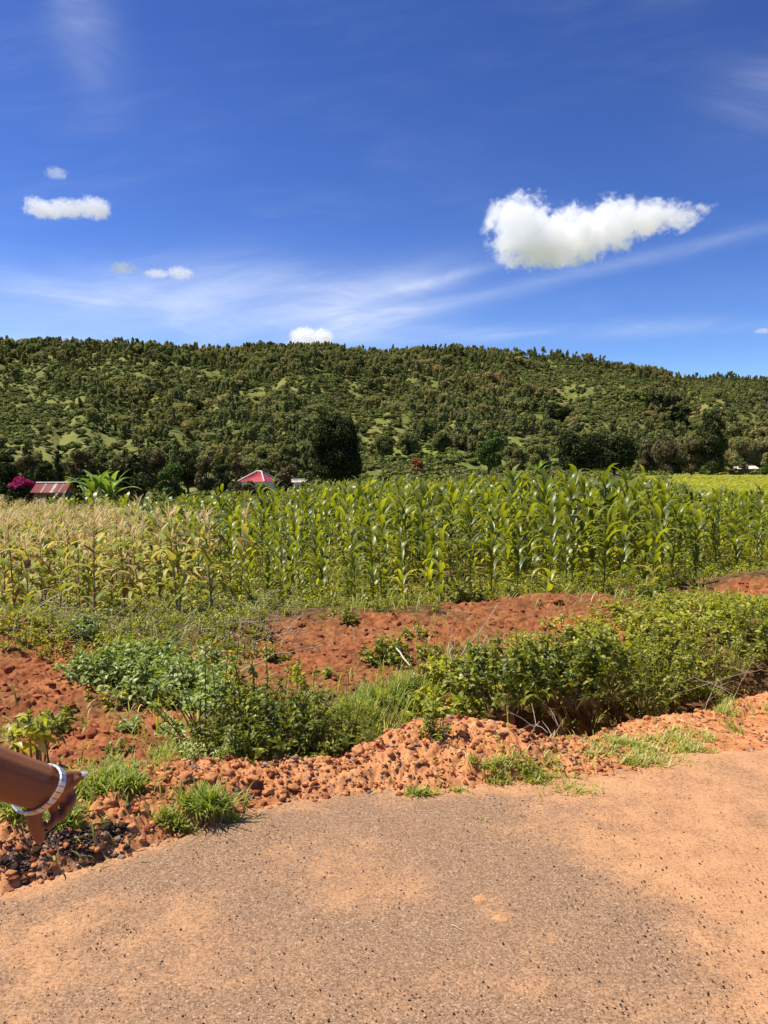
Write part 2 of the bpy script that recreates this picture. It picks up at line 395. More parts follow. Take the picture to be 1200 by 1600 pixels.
hn = noise(nt, pos, 0.02, 6, 0.6); hn2 = noise(nt, pos, 0.35, 5, 0.7)
hn3 = noise(nt, pos, 0.12, 5, 0.75)
hillc = ramp(nt, (hn * 0.35 + hn2 * 0.25 + hn3 * 0.4), [(0.38, (0.055, 0.065, 0.018)), (0.46, (0.120, 0.135, 0.030)), (0.53, (0.185, 0.190, 0.044)), (0.62, (0.22, 0.18, 0.075))])
hillc = mixc(nt, a_scar * ramp01(hn2, 0.35, 0.6), hillc, (0.30, 0.155, 0.085))
lush = ramp(nt, noise(nt, pos, 1.2, 5, 0.7), [(0.35, (0.13, 0.17, 0.03)), (0.55, (0.22, 0.29, 0.045)), (0.7, (0.30, 0.33, 0.08))])
tar = ramp(nt, n2 * 0.5 + n3 * 0.5, [(0.42, (0.014, 0.012, 0.013)), (0.52, (0.075, 0.055, 0.045)), (0.62, (0.25, 0.13, 0.08))])
c = mixc(nt, a_bare, lit, red); c = mixc(nt, a_verge, c, ora); c = mixc(nt, a_tar, c, tar); c = mixc(nt, a_hill, c, hillc); c = mixc(nt, a_lush, c, lush)
nt.links.new(c, p.inputs['Base Color']); p.inputs['Roughness'].default_value = 0.95; p.inputs['Specular IOR Level'].default_value = 0.12
bump(nt, p, n2 * 0.6 + n3 * 0.4 + a_hill * hn2 * 60.0, 0.8, 0.012)

# road: worn asphalt under red dust
m_road, nt, p, out = newmat('dusty_asphalt')
pos = geo_pos(nt)
dust = attr(nt, 'dust'); b1 = noise(nt, pos, 1.1, 6, 0.62, 0.3); b2 = noise(nt, pos, 5.0, 6, 0.65); g1 = noise(nt, pos, 260, 3, 0.7); g2 = noise(nt, pos, 95, 4, 0.7)
vor = nt.nodes.new('ShaderNodeTexVoronoi'); vor.inputs['Scale'].default_value = 190; vor.inputs['Randomness'].default_value = 1; nt.links.new(pos, vor.inputs['Vector'])
vd = S(nt, vor.outputs['Distance']); vsep = nt.nodes.new('ShaderNodeSeparateColor'); nt.links.new(vor.outputs['Color'], vsep.inputs[0]); vc = S(nt, vsep.outputs[0])
agg = ramp(nt, vc, [(0.0, (0.18, 0.103, 0.055)), (0.35, (0.275, 0.163, 0.088)), (0.75, (0.340, 0.205, 0.115)), (0.97, (0.42, 0.27, 0.165)), (1.0, (0.54, 0.40, 0.28))])
dcol = ramp(nt, b2 * 0.5 + g2 * 0.5, [(0.35, (0.38, 0.175, 0.075)), (0.5, (0.52, 0.262, 0.118)), (0.65, (0.60, 0.33, 0.155))])
f = (dust * 1.15 + (b1 - 0.5) * 2.0 + (b2 - 0.5) * 1.9 + (g2 - 0.5) * 1.5 - vd * 14.0 * 0.02)
f = ramp01(f, 0.0, 1.25)
c = mixc(nt, f * 0.88, agg, dcol)
dk = ramp01(g1 * 0.5 + g2 * 0.5, 0.38, 0.50)                           # dark pits between the stones
c = mixc(nt, (1.0 - dk) * (0.75 - f * 0.35), c, (0.07, 0.036, 0.024))
nt.links.new(c, p.inputs['Base Color']); p.inputs['Roughness'].default_value = 0.92; p.inputs['Specular IOR Level'].default_value = 0.2
bump(nt, p, (1.0 - vd * 110.0).clamp() * (1.0 - f * 0.6) * 0.7 + g1 * 0.9 + vc * 0.35, 0.7, 0.003)

# ---------------------------------------------------------------- the ground sheet, finest near the camera, out past the hill
def build_ground():
    th = np.concatenate([np.linspace(-math.pi, -0.62, 42)[:-1], np.linspace(-0.62, 0.62, 860), np.linspace(0.62, math.pi, 42)[1:]])
    r = np.concatenate([np.geomspace(0.15, 1.7, 24)[:-1], np.geomspace(1.7, 14, 860), np.geomspace(14, 120, 110)[1:], np.geomspace(120, 1000, 210)[1:], np.geomspace(1000, 5200, 24)[1:]])
    RR, TT = np.meshgrid(r, th, indexing='ij'); X = RR * np.sin(TT); Y = RR * np.cos(TT)
    Z = H0(X, Y); nearm = r < 40
    Z[nearm] = Hd(X[nearm], Y[nearm])
    # plants of a far crop and scrub give the distance some relief
    a = Acc(); V = np.stack([X, Y, Z], -1).reshape(-1, 3)
    a.add(V, grid_faces(len(r), len(th))[:, ::-1])
    c0 = np.vstack([V[:len(th)], [[0, 0, V[:len(th), 2].mean()]]])
    a.add(c0, [[i + 1, i, len(th)] for i in range(len(th) - 1)])
    allV = np.concatenate(a.V); x, y = allV[:, 0].astype(float), allV[:, 1].astype(float); rr = np.hypot(x, y)
    e = road_edge(x); L = np.interp(x, DL_X, DL_Y); wig = fbm(x * 2.5, y * 2.5, 3, 61) * 0.35
    verge = (1 - sstep(-0.05, 0.5, y - L + wig)) * 1.0
    verge = np.where(x < -1.0, 1 - sstep(3.15, 3.9, y + wig), verge)
    bare = bare_mask(x, y)
    hill = sstep(52, 75, rr)
    ax = np.arctan2(x, y)
    lush = sstep(60, 70, rr) * (1 - sstep(185, 200, rr)) * sstep(0.26, 0.30, ax) + patch(x, y, [ell(815, 702, 40, 5)]) * 0.7 + patch(x, y, [ell(720, 706, 160, 14)], 0.5) * 0.35
    tarm = patch(x, y, TAR, 0.4) * sstep(-0.35, 0.25, fbm(x * 4, y * 4, 3, 5) + 0.1)
    scar = patch(x, y, [ell(835, 603, 28, 6), ell(860, 612, 22, 4), ell(525, 625, 25, 14), ell(1085, 645, 12, 6), ell(585, 645, 20, 5)], 0.5)
    o = a.build('ground', m_ground, attrs=dict(verge=verge, bare=bare, hill=hill, lush=np.clip(lush, 0, 1), tar=tarm, scar=scar))
    tag(o, kind='structure'); return o
TAR = [ell(105, 1322, 80, 30), ell(30, 1350, 50, 28), ell(175, 1305, 28, 14)]
build_ground()

def build_road():
    xs = np.concatenate([np.linspace(-14, -2.4, 40)[:-1], np.linspace(-2.4, 3.4, 420), np.linspace(3.4, 14, 40)[1:]]); t = np.linspace(0, 1, 330)
    e = road_edge(xs) + 0.16; Y0 = -3.2
    X = np.broadcast_to(xs[:, None], (len(xs), len(t))); Y = Y0 + (e[:, None] - Y0) * (1 - (1 - t[None]) ** 1.6)
    Z = 0.004 + fbm(X * 0.9, Y * 0.9, 3, 71) * 0.006 + fbm(X * 30, Y * 30, 2, 73) * 0.0012
    a = Acc(); a.add(np.stack([X, Y, Z], -1).reshape(-1, 3), grid_faces(len(xs), len(t))[:, ::-1])
    x = X.ravel(); y = Y.ravel()
    # where red dust lies thick on the asphalt
    D = [ell(1150, 1330, 330, 150), ell(1180, 1520, 170, 90), ell(900, 1275, 210, 45), ell(490, 1355, 100, 45), ell(560, 1390, 90, 45), ell(765, 1420, 26, 14), ell(785, 1448, 22, 9), ell(300, 1480, 90, 40),
         ell(60, 1500, 90, 60), ell(170, 1440, 60, 30), ell(850, 1560, 80, 26), ell(1020, 1220, 260, 60), ell(1150, 1230, 200, 60)]
    K = [ell(560, 1262, 190, 30), ell(720, 1275, 120, 24), ell(420, 1300, 130, 36), ell(250, 1370, 120, 30), ell(650, 1470, 160, 40), ell(830, 1390, 120, 45), ell(960, 1470, 130, 45), ell(330, 1330, 90, 30), ell(420, 1420, 60, 25), ell(700, 1330, 100, 30)]
    d = 0.33 + 0.28 * patch(x, y, D, 0.95) - 0.42 * patch(x, y, K, 0.9) * (1 - 0.5 * patch(x, y, D[3:7], 0.5)) + 0.50 * sstep(0.25, 1.5, x + 0.45 * (y - 3))
    d = np.clip(d + 0.75 * sstep(0.22, -0.02, road_edge(x) - y), 0, 1)
    o = a.build('road', m_road, attrs=dict(dust=d)); tag(o, kind='structure')
build_road()

# ---------------------------------------------------------------- clouds: real volumes of mist far beyond the hill
def cloud(px, py, wpx, hpx, depth, blobs, label, dens=0.02, seed=0.0, thr=0.0, wisp=0.55):
    d = _dir(px, py); k = depth / d[1]; c = np.array([0, 0, CAM_H]) + d * k
    hw, hh = wpx / FPX * k / 2, hpx / FPX * k / 2; hd = min(hw, hh * 1.6)
    me = bpy.data.meshes.new('cloud')
    v = [(sx * 1.1, sy * 1.1, sz * 1.1) for sx in (-1, 1) for sy in (-1, 1) for sz in (-1, 1)]
    me.from_pydata(v, [], [(0, 1, 3, 2), (4, 6, 7, 5), (0, 4, 5, 1), (2, 3, 7, 6), (0, 2, 6, 4), (1, 5, 7, 3)])
    o = bpy.data.objects.new('cloud', me); COL.objects.link(o); o.location = c; o.scale = (hw, hd, hh)
    m = bpy.data.materials.new('cloud_mist'); m.use_nodes = True; nt = m.node_tree; nt.nodes.clear()
    out = nt.nodes.new('ShaderNodeOutputMaterial'); pv = nt.nodes.new('ShaderNodeVolumePrincipled')
    pv.inputs['Color'].default_value = (0.985, 0.985, 1, 1); pv.inputs['Anisotropy'].default_value = 0.0
    tc = nt.nodes.new('ShaderNodeTexCoord').outputs['Object']; s = nt.nodes.new('ShaderNodeSeparateXYZ'); nt.links.new(tc, s.inputs[0])
    X, Y, Z = (S(nt, s.outputs[i]) for i in range(3))
    asp = hw / hh
    vec = combine(nt, X * asp + seed, Y * (hd / hh), Z)
    f = None
    for bx, bz, rx, rz in blobs:
        g = 1.0 - (((X - bx) / rx).sq() + ((Z - bz) / rz).sq() + (Y / 0.8).sq())
        f = g if f is None else f.mx(g)
    n = noise(nt, vec, 2.0, 9, 0.64, 0.5); nb = noise(nt, vec, 6.5, 5, 0.6, 0.3)
    f = f * 0.85 + (n - 0.5) * wisp * 6.5 + (nb - 0.5) * wisp * 3.6 - thr - 0.05
    f = ramp01(f, 0.0, 0.38)
    lim = (1.0 - X.sq()).mx(0.0).mn((1.0 - Z.sq()).mx(0.0)).mn((1.0 - Y.sq()).mx(0.0)); f = f * ramp01(lim, 0.0, 0.2)
    nt.links.new((f * dens).k, pv.inputs['Density']); nt.links.new(pv.outputs[0], out.inputs['Volume'])
    me.materials.append(m); tag(o, label, 'cloud'); return o
cloud(926, 362, 345, 112, 2600, [(-0.66, 0.30, 0.26, 0.62), (-0.50, -0.35, 0.40, 0.58), (-0.10, -0.02, 0.50, 0.58), (-0.28, -0.35, 0.42, 0.50), (0.18, 0.22, 0.36, 0.52), (0.45, 0.34, 0.36, 0.34), (0.78, 0.30, 0.26, 0.15), (-0.93, 0.35, 0.09, 0.22)],
      'large bright white puffy cloud with a ragged tail on the right side of the sky', 0.019, 0.0, wisp=0.68)
cloud(106, 326, 136, 44, 2600, [(-0.5, -0.1, 0.5, 0.6), (0.1, 0.0, 0.6, 0.6), (0.65, 0.05, 0.35, 0.75), (-0.7, 0.2, 0.25, 0.5)], 'small flat white cloud low in the left sky', 0.022, 5.0, wisp=0.6)
cloud(192, 419, 48, 24, 2600, [(0, 0, 0.9, 0.8)], 'tiny left puff of the pair of clouds above the left ridge', 0.02, 9.0, wisp=0.6)
cloud(262, 428, 86, 26, 2600, [(0.45, 0.1, 0.5, 0.75), (-0.4, 0.0, 0.5, 0.5)], 'wider right puff of the pair of clouds above the left ridge', 0.02, 13.0, wisp=0.6)
cloud(88, 272, 40, 26, 2600, [(0, 0.1, 0.8, 0.7)], 'faint wisp of cloud above the small flat cloud at the left', 0.010, 17.0, wisp=0.7)
cloud(483, 527, 78, 40, 3000, [(-0.2, 0.1, 0.6, 0.7), (0.5, -0.1, 0.5, 0.8), (0.0, -0.5, 0.9, 0.5)], 'white cloud peeping over the middle of the ridge', 0.03, 21.0, wisp=0.4)
cloud(1190, 518, 36, 18, 3000, [(0.1, 0.1, 0.8, 0.5)], 'tiny thin cloud at the right edge above the ridge', 0.012, 27.0, wisp=0.6)

# ================================================================ foliage building blocks
def leaf_tpl(width=0.45, n=3, fold=0.18, droop=0.35, peak=0.4, wave=0.0):
    """unit-length leaf along +Y, normal +Z"""
    a = Acc(); t = np.linspace(0, 1, n + 1); w_ = width * 0.5 * np.sin(np.pi * np.clip(t, 0, 1) ** (math.log(0.5) / math.log(peak))) + 0.012
    z = -droop * t ** 2; y = t * (1 - 0.25 * droop * t)
    wv = wave * np.sin(t * 9)
    V = np.stack([np.stack([-w_, y, z + fold * w_ * 2 + wv], -1), np.stack([0 * t, y, z], -1), np.stack([w_, y, z + fold * w_ * 2 - wv], -1)], 1)
    a.add(V.reshape(-1, 3), grid_faces(n + 1, 3)); return a.tpl()
LEAF_O = leaf_tpl(0.55, 3, 0.2, 0.35, 0.42); LEAF_N = leaf_tpl(0.22, 3, 0.2, 0.5, 0.4); LEAF_B = leaf_tpl(0.42, 4, 0.15, 0.6, 0.4, 0.02); LEAF_S = leaf_tpl(0.5, 2, 0.2, 0.2, 0.45)
def quad_tpl():
    a = Acc(); a.add([(-.5, -.5, 0), (.5, -.4, .06), (.42, .5, -.05), (-.4, .45, .08)], [(0, 1, 2, 3)]); return a.tpl()
QUAD = quad_tpl()
def rand_dirs(n, rng, zmin=-1.0):
    z = rng.uniform(zmin, 1, n); a = rng.uniform(0, 2 * np.pi, n); r = np.sqrt(1 - z * z); return np.stack([r * np.cos(a), r * np.sin(a), z], -1)
def ico(sub=1):
    import bmesh
    bm = bmesh.new(); bmesh.ops.create_icosphere(bm, subdivisions=sub, radius=1); V = np.array([v.co[:] for v in bm.verts]); F = np.array([[v.index for v in f.verts] for f in bm.faces]); bm.free(); return V, F
ICO1, ICO2, ICO3 = ico(1), ico(2), ico(3)
def shell(acc, c, rad, n, size, rng, mat=0, tint=0.5, tvar=0.12, zmin=-0.8, jit=0.55, rin=0.72, core=True, T=QUAD):
    """leaf clumps on a blob"""
    D = rand_dirs(n, rng, zmin); rr = rng.uniform(rin, 1.05, n)[:, None]
    P = np.asarray(c) + D * rr * np.asarray(rad)
    N = D / np.asarray(rad) ; N /= np.linalg.norm(N, axis=1, keepdims=True); N = N + rng.normal(0, jit, (n, 3))
    N[:, 2] += 0.25; N /= np.linalg.norm(N, axis=1, keepdims=True)
    A = np.cross(N, rand_dirs(n, rng)); Rm = frames(A, N)
    s_ = size * rng.uniform(0.6, 1.3, n)
    acc.inst(T, P, Rm, s_, np.clip(tint + rng.normal(0, tvar, n), 0, 1), 0.0, mat)
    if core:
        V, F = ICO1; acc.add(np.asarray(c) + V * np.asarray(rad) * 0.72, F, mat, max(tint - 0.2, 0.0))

# leaf materials (0 dark .. 1 pale along the tint)
m_wood = leafmat('hill_foliage', [(0.0, (0.075, 0.088, 0.040)), (0.35, (0.155, 0.162, 0.066)), (0.6, (0.225, 0.22, 0.080)), (0.8, (0.27, 0.225, 0.10)), (1.0, (0.28, 0.19, 0.10))], 0.3, rough=0.85, spec=0.03, vary=0.3, vamt=0.1)
m_scrub = leafmat('scrub_foliage', [(0.0, (0.045, 0.06, 0.018)), (0.4, (0.11, 0.13, 0.03)), (0.75, (0.18, 0.195, 0.045)), (1.0, (0.21, 0.16, 0.06))], 0.12, rough=0.7, spec=0.15, vary=0.3, vamt=0.12)
m_dark = leafmat('dark_tree_foliage', [(0.0, (0.016, 0.024, 0.008)), (0.5, (0.045, 0.056, 0.018)), (0.8, (0.10, 0.098, 0.034)), (1.0, (0.19, 0.17, 0.07))], 0.15, rough=0.75, spec=0.05, vary=0.8)
m_green = leafmat('green_tree_foliage', [(0.0, (0.04, 0.065, 0.012)), (0.5, (0.09, 0.135, 0.022)), (1.0, (0.16, 0.20, 0.04))], 0.25, rough=0.55, spec=0.25, vary=0.8)
m_brown = leafmat('brownish_tree_foliage', [(0.0, (0.05, 0.04, 0.018)), (0.5, (0.12, 0.095, 0.036)), (1.0, (0.20, 0.15, 0.06))], 0.15, rough=0.7, spec=0.15, vary=0.8)
m_rust = leafmat('rust_red_foliage', [(0.0, (0.14, 0.05, 0.02)), (0.5, (0.30, 0.10, 0.035)), (1.0, (0.36, 0.17, 0.06))], 0.15, rough=0.7, spec=0.15, vary=0.8)
m_boug = leafmat('magenta_bracts', [(0.0, (0.12, 0.006, 0.03)), (0.5, (0.34, 0.012, 0.10)), (1.0, (0.55, 0.03, 0.20))], 0.3, (1, 0.6, 0.8), rough=0.6, spec=0.15, vary=2)
m_bark = plain('bark', (0.11, 0.075, 0.05), 0.9, nscale=6, col2=(0.05, 0.035, 0.025), bmp=0.4)
m_branch = plain('pale_branch_bark', (0.30, 0.24, 0.17), 0.85, nscale=8, col2=(0.18, 0.13, 0.09))

# ================================================================ the wooded hill
GRASSY = [(45, 655, 95, 46, .9), (210, 655, 60, 16, .7), (640, 600, 40, 30, .6), (740, 585, 60, 18, .6), (400, 600, 40, 22, .5), (880, 640, 60, 24, .8), (20, 600, 60, 35, .5), (120, 590, 90, 30, .5), (255, 610, 55, 28, .6), (330, 655, 26, 12, .8), (150, 650, 40, 25, .4), (515, 620, 60, 36, .85), (590, 640, 50, 25, .75), (560, 600, 40, 18, .7),
          (690, 600, 50, 22, .35), (780, 640, 60, 18, .4), (850, 590, 55, 25, .85), (930, 600, 70, 40, .85), (960, 650, 80, 30, .9), (890, 570, 60, 12, .8), (1000, 610, 50, 30, .8), (1095, 640, 40, 28, .9), (1130, 605, 90, 17, .85), (1150, 640, 50, 20, .45),
          (700, 722, 170, 22, .97), (850, 700, 60, 12, .9), (560, 705, 50, 12, .6)]
def to_px(x, y, z):
    dx_, dy_, dz_ = x, y, z - CAM_H
    f = dy_ * math.cos(PITCH) - dz_ * math.sin(PITCH); up = dy_ * math.sin(PITCH) + dz_ * math.cos(PITCH)
    return 600 + FPX * dx_ / f, 800 - FPX * up / f
def grassy(x, y):
    px, py = to_px(x, y, H0(x, y)); g = np.zeros_like(px)
    px = px + fbm(x / 30, y / 30, 3, 77) * 34; py = py + fbm(x / 30, y / 30, 3, 78) * 20
    for cx, cy, rx, ry, s_ in GRASSY: g = np.maximum(g, s_ * (1 - sstep(0.6, 1.25, np.sqrt(((px - cx) / rx) ** 2 + ((py - cy) / ry) ** 2))))
    return g
def far_tree_tpl(kind, rng, tint):
    a = Acc()
    if kind == 'tall':
        tube(a, [(0, 0, 0), (0.01, 0, 0.5)], [0.022, 0.012], 4, 1, 0.5, False)
        for _ in range(5):
            z = rng.uniform(0.35, 0.85); w_ = 0.125 * (1.15 - z * 0.6)
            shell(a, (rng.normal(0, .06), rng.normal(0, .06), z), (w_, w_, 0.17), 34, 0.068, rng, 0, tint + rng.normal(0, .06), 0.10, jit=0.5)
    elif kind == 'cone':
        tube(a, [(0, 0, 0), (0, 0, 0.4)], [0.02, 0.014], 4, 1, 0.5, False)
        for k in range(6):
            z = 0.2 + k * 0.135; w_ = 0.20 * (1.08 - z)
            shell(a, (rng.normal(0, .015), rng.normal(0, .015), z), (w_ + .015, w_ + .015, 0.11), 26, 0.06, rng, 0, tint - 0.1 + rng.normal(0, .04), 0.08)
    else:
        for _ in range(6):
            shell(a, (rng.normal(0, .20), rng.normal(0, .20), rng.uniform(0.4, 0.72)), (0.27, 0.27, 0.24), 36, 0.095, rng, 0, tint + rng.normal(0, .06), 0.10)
        tube(a, [(0, 0, 0), (0.0, 0, 0.5)], [0.03, 0.02], 4, 1, 0.5, False)
    return a.tpl()
def build_hill_wood():
    rng = np.random.default_rng(11)
    TP = []
    for k, (kind, n) in enumerate((('tall', 12), ('cone', 4), ('round', 8))):
        for i in range(n): TP.append((kind, far_tree_tpl(kind, rng, rng.uniform(0.2, 0.72) if kind != 'cone' else 0.2)))
    kinds = np.array([0] * 12 + [1] * 4 + [2] * 8)
    meshes = {}
    # candidate places: jittered, evenly over the slope
    th = rng.uniform(-0.56, 0.56, 60000); rr = np.sqrt(rng.uniform(105 ** 2, 960 ** 2, 60000))
    ec, rc, r0 = hill_params(th); ok = (rr > r0 * 0.97) & (rr < rc + 14) & ~((np.abs(th - 0.09) < 0.14) & (rr < 215))
    th, rr = th[ok], rr[ok]; X, Y = rr * np.sin(th), rr * np.cos(th)
    g = grassy(X, Y); clump = fbm(X / 48.0, Y / 48.0, 4, 91)
    dens = np.clip(0.66 + clump * 1.5, 0.04, 1) * (1 - np.minimum(g * 1.25, 1) * 0.97); dens = np.where(rr < 150, dens * 0.5, dens)
    keep = rng.uniform(0, 1, len(X)) < dens * 0.56; Xt, Yt = X[keep], Y[keep]
    # the close dark stand along the crest
    nc = 1300; tc_ = rng.uniform(-0.56, 0.56, nc); e2, rc2, _ = hill_params(tc_); rc3 = rc2 - rng.uniform(-6, 34, nc) * np.where(tc_ > .33, 1.0, 1.0)
    Xc, Yc = rc3 * np.sin(tc_), rc3 * np.cos(tc_)
    n0 = len(Xt); X = np.concatenate([Xt, Xc]); Y = np.concatenate([Yt, Yc]); Z = H0(X, Y) - 0.3
    hs = np.concatenate([np.minimum(rng.lognormal(1.86, 0.30, n0), 9.5), rng.uniform(3.2, 6.2, nc)])
    near = np.hypot(X, Y); hs = hs * np.interp(near, [120, 260, 500], [0.62, 0.8, 1.0])
    bumps = ((to_px(X, Y, Z)[0] > 660) & (to_px(X, Y, Z)[0] < 735)) | ((to_px(X, Y, Z)[0] > 385) & (to_px(X, Y, Z)[0] < 480))
    hs[n0:] *= np.where(bumps[n0:], 1.45, 1.0)
    dry = sstep(0.1, 0.5, fbm(X / 60, Y / 60, 3, 95)); tsel = np.empty(len(X), int)
    for i in range(len(X)):
        if i >= n0: tsel[i] = rng.choice([12, 13, 14, 15, 0, 1, 2])
        else: tsel[i] = rng.choice(np.where(kinds == rng.choice([0, 1, 2], p=[0.72, 0.12, 0.16]))[0])
    rot = rng.uniform(0, 6.28, len(X)); app = hs / near
    wide = rng.uniform(0.85, 1.3, len(X)) * np.where(kinds[tsel] == 2, 0.95, 1.15)
    tvar = rng.normal(0, 0.10, len(X)) + dry * 0.22 + np.where(np.arange(len(X)) >= n0, -0.08, 0)
    px, py = to_px(X, Y, Z + hs); inview = (px > 6) & (px < 1194)
    order = np.argsort(-app * inview); ind = set(order[:290].tolist())
    acc = Acc()
    rest = np.array([i for i in range(len(X)) if i not in ind])
    for k, (kind, tp) in enumerate(TP):
        s_ = rest[tsel[rest] == k]
        acc.inst(tp, np.stack([X[s_], Y[s_], Z[s_]], -1), rotz(rot[s_]), np.stack([hs[s_] * wide[s_], hs[s_] * wide[s_], hs[s_]], -1), 0.5 + tvar[s_])
    o = acc.build('forest', [m_wood, m_bark], smooth=False); tag(o, kind='stuff')
    NM = {'tall': ('slender_tree', 'slender grey-green tree in the wood on the hillside', 'tree', 'slender trees of the hillside wood'),
          'cone': ('conical_tree', 'dark pointed conifer in the wood on the hillside', 'tree', 'pointed trees of the hillside wood'),
          'round': ('rounded_tree', 'low rounded olive-green tree in the wood on the hillside', 'tree', 'rounded trees of the hillside wood')}
    for i in order[:290]:
        k = tsel[i]; kind, tp = TP[k]
        if k not in meshes:
            a = Acc(); a.inst(tp, np.zeros((1, 3))); meshes[k] = a.mesh(NM[kind][0], [m_wood, m_bark], smooth=False)
        o = bpy.data.objects.new(NM[kind][0], meshes[k]); COL.objects.link(o)
        o.location = (X[i], Y[i], Z[i]); o.rotation_euler = (0, 0, rot[i]); o.scale = (hs[i] * wide[i], hs[i] * wide[i], hs[i]); tag(o, *NM[kind][1:])
    # scrub on the open slopes and the valley floor
    th = rng.uniform(-0.56, 0.56, 26000); rr = np.sqrt(rng.uniform(85 ** 2, 900 ** 2, 26000)); ec, rc, r0 = hill_params(th)
    X, Y = rr * np.sin(th), rr * np.cos(th); pxs, _ = to_px(X, Y, H0(X, Y))
    ok = (rr < rc) & ~((pxs > 1040) & (rr < 200)) & ((rr > 100) | (pxs > 560)); X, Y, rr = X[ok], Y[ok], rr[ok]
    n = len(X); hh = rng.uniform(0.8, 2.6, n) * np.interp(rr, [90, 200, 400], [0.55, 0.8, 1]); SP = []
    for i in range(6):
        a = Acc(); t_ = rng.uniform(0.25, 0.8)
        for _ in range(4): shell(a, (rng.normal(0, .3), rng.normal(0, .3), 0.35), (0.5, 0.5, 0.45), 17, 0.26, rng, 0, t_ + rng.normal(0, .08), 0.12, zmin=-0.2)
        SP.append(a.tpl())
    m2 = 12000; th = rng.uniform(-0.56, 0.56, m2 * 4); r2_ = np.sqrt(rng.uniform(100 ** 2, 900 ** 2, m2 * 4)); ec, rc, r0 = hill_params(th); x2, y2 = r2_ * np.sin(th), r2_ * np.cos(th)
    k2 = (r2_ > r0) & (r2_ < rc) & (grassy(x2, y2) > .35) & (rng.random(m2 * 4) < .85); X, Y = np.concatenate([X, x2[k2]]), np.concatenate([Y, y2[k2]]); hh = np.concatenate([hh, rng.uniform(.4, 1.5, k2.sum())]); n = len(X)
    sel = rng.integers(0, 6, n); acc = Acc(); tv = rng.normal(0, 0.08, n); Z = H0(X, Y)
    for k in range(6):
        s_ = sel == k; acc.inst(SP[k], np.stack([X[s_], Y[s_], Z[s_]], -1), rotz(rng.uniform(0, 6, s_.sum())), np.stack([hh[s_] * 1.15, hh[s_] * 1.15, hh[s_]], -1), 0.5 + tv[s_])
    tag(acc.build('scrub', [m_scrub], smooth=False), kind='stuff')
build_hill_wood()

# ---------------------------------------------------------------- single trees beyond the field
def tree(name, px, top, wpx, depth, mats, label, cat='tree', shape='round', tint=0.5, trunk=0.25, lsize=None, n=26, seed=1, group=None, dens=1.0, asp=0.9):
    rng = np.random.default_rng(seed); b = at(px, depth); d = _dir(px, top); topz = CAM_H + d[2] / d[1] * depth
    h = topz - b[2]; wd = wpx / FPX * depth; root = empty(name, b, rng.uniform(0, 6.28)); tag(root, label, cat, group)
    c0 = h * trunk; ch = h - c0; lsize = lsize or max(0.0019 * depth, wd * 0.035)
    t = Acc(); tops = []
    tube(t, [(0, 0, -0.3), (0.03 * h, 0.01 * h, c0 * 0.7), (0.0, 0.02 * h, c0 + ch * 0.55)], [0.035 * h, 0.026 * h, 0.008 * h], 7)
    cr = Acc()
    for i in range(n):
        f = (i + 0.5) / n
        if shape == 'round': zz = rng.uniform(0.14, 0.86); wr = math.sqrt(max(0.06, 1 - (2 * zz - 1) ** 2)) * rng.uniform(0.3, 0.72)
        elif shape == 'cone': zz = rng.uniform(0.03, 0.93); wr = (1 - zz) * 0.75 * rng.uniform(0.3, 1)
        elif shape == 'flat': zz = rng.uniform(0.25, 0.86); wr = math.sqrt(rng.uniform(0, 1)) * (0.82 - 0.25 * zz)
        elif shape == 'oval': zz = rng.uniform(0.1, 0.9); wr = math.sqrt(max(0.05, 1 - (2 * zz - 1) ** 2)) * rng.uniform(0.2, 0.6)
        an = i * 2.4 + rng.uniform(-.4, .4); c = np.array([math.cos(an) * wr * wd / 2, math.sin(an) * wr * wd / 2, c0 + zz * ch])
        br = wd * (0.165 if shape != 'cone' else 0.06 + 0.14 * (1 - zz)) * rng.uniform(0.75, 1.25)
        if i % 3 == 0: tube(t, [(0, 0, c0 * 0.8 + 0.2 * (c[2] - c0)), c * 0.55 + np.array([0, 0, c[2] * 0.3]), c], [0.012 * h, 0.009 * h, 0.003 * h], 5)
        k = int(dens * 3.0 * 12.6 * br * br * asp / (lsize * lsize) * 0.42) + 24
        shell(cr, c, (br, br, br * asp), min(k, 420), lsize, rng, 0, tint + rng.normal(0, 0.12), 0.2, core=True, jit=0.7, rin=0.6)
    t.build('trunk', m_bark, root); cr.build('crown', mats, root, smooth=False); return root
tree('mango_tree', 529, 645, 92, 82, m_dark, 'big dark dense rounded tree standing alone behind the middle of the maize', shape='round', tint=0.30, trunk=0.10, n=60, seed=3, lsize=0.21, dens=.8)
tree('spreading_tree', 905, 676, 80, 105, m_dark, 'left part of the pair of dark green spreading trees behind the right maize', shape='flat', tint=0.45, trunk=0.2, n=34, seed=4)
tree('spreading_tree', 958, 684, 84, 112, m_dark, 'right and lower of the two dark green spreading trees behind the maize', shape='flat', tint=0.42, trunk=0.2, n=34, seed=5)
tree('shade_tree', 765, 667, 48, 150, m_green, 'round fresh green tree alone at the foot of the hill', shape='round', tint=0.5, trunk=0.12, n=24, seed=6)
tree('tall_tree', 1112, 643, 58, 150, m_dark, 'tall dark olive tree above the pale field at the right', shape='oval', tint=0.62, trunk=0.08, n=34, seed=7)
tree('brown_tree', 1048, 690, 62, 140, m_brown, 'brownish rounded tree left of the tall dark olive tree', shape='round', tint=0.35, trunk=0.1, n=24, seed=8)
tree('brown_tree', 1078, 684, 50, 152, m_brown, 'olive brown tree directly against the tall dark tree', shape='round', tint=0.5, trunk=0.1, n=22, seed=9)
tree('grey_tree', 1158, 680, 58, 200, m_wood, 'pale grey-green loose tree right of the tall dark olive tree', shape='round', tint=0.75, trunk=0.1, n=24, seed=10)
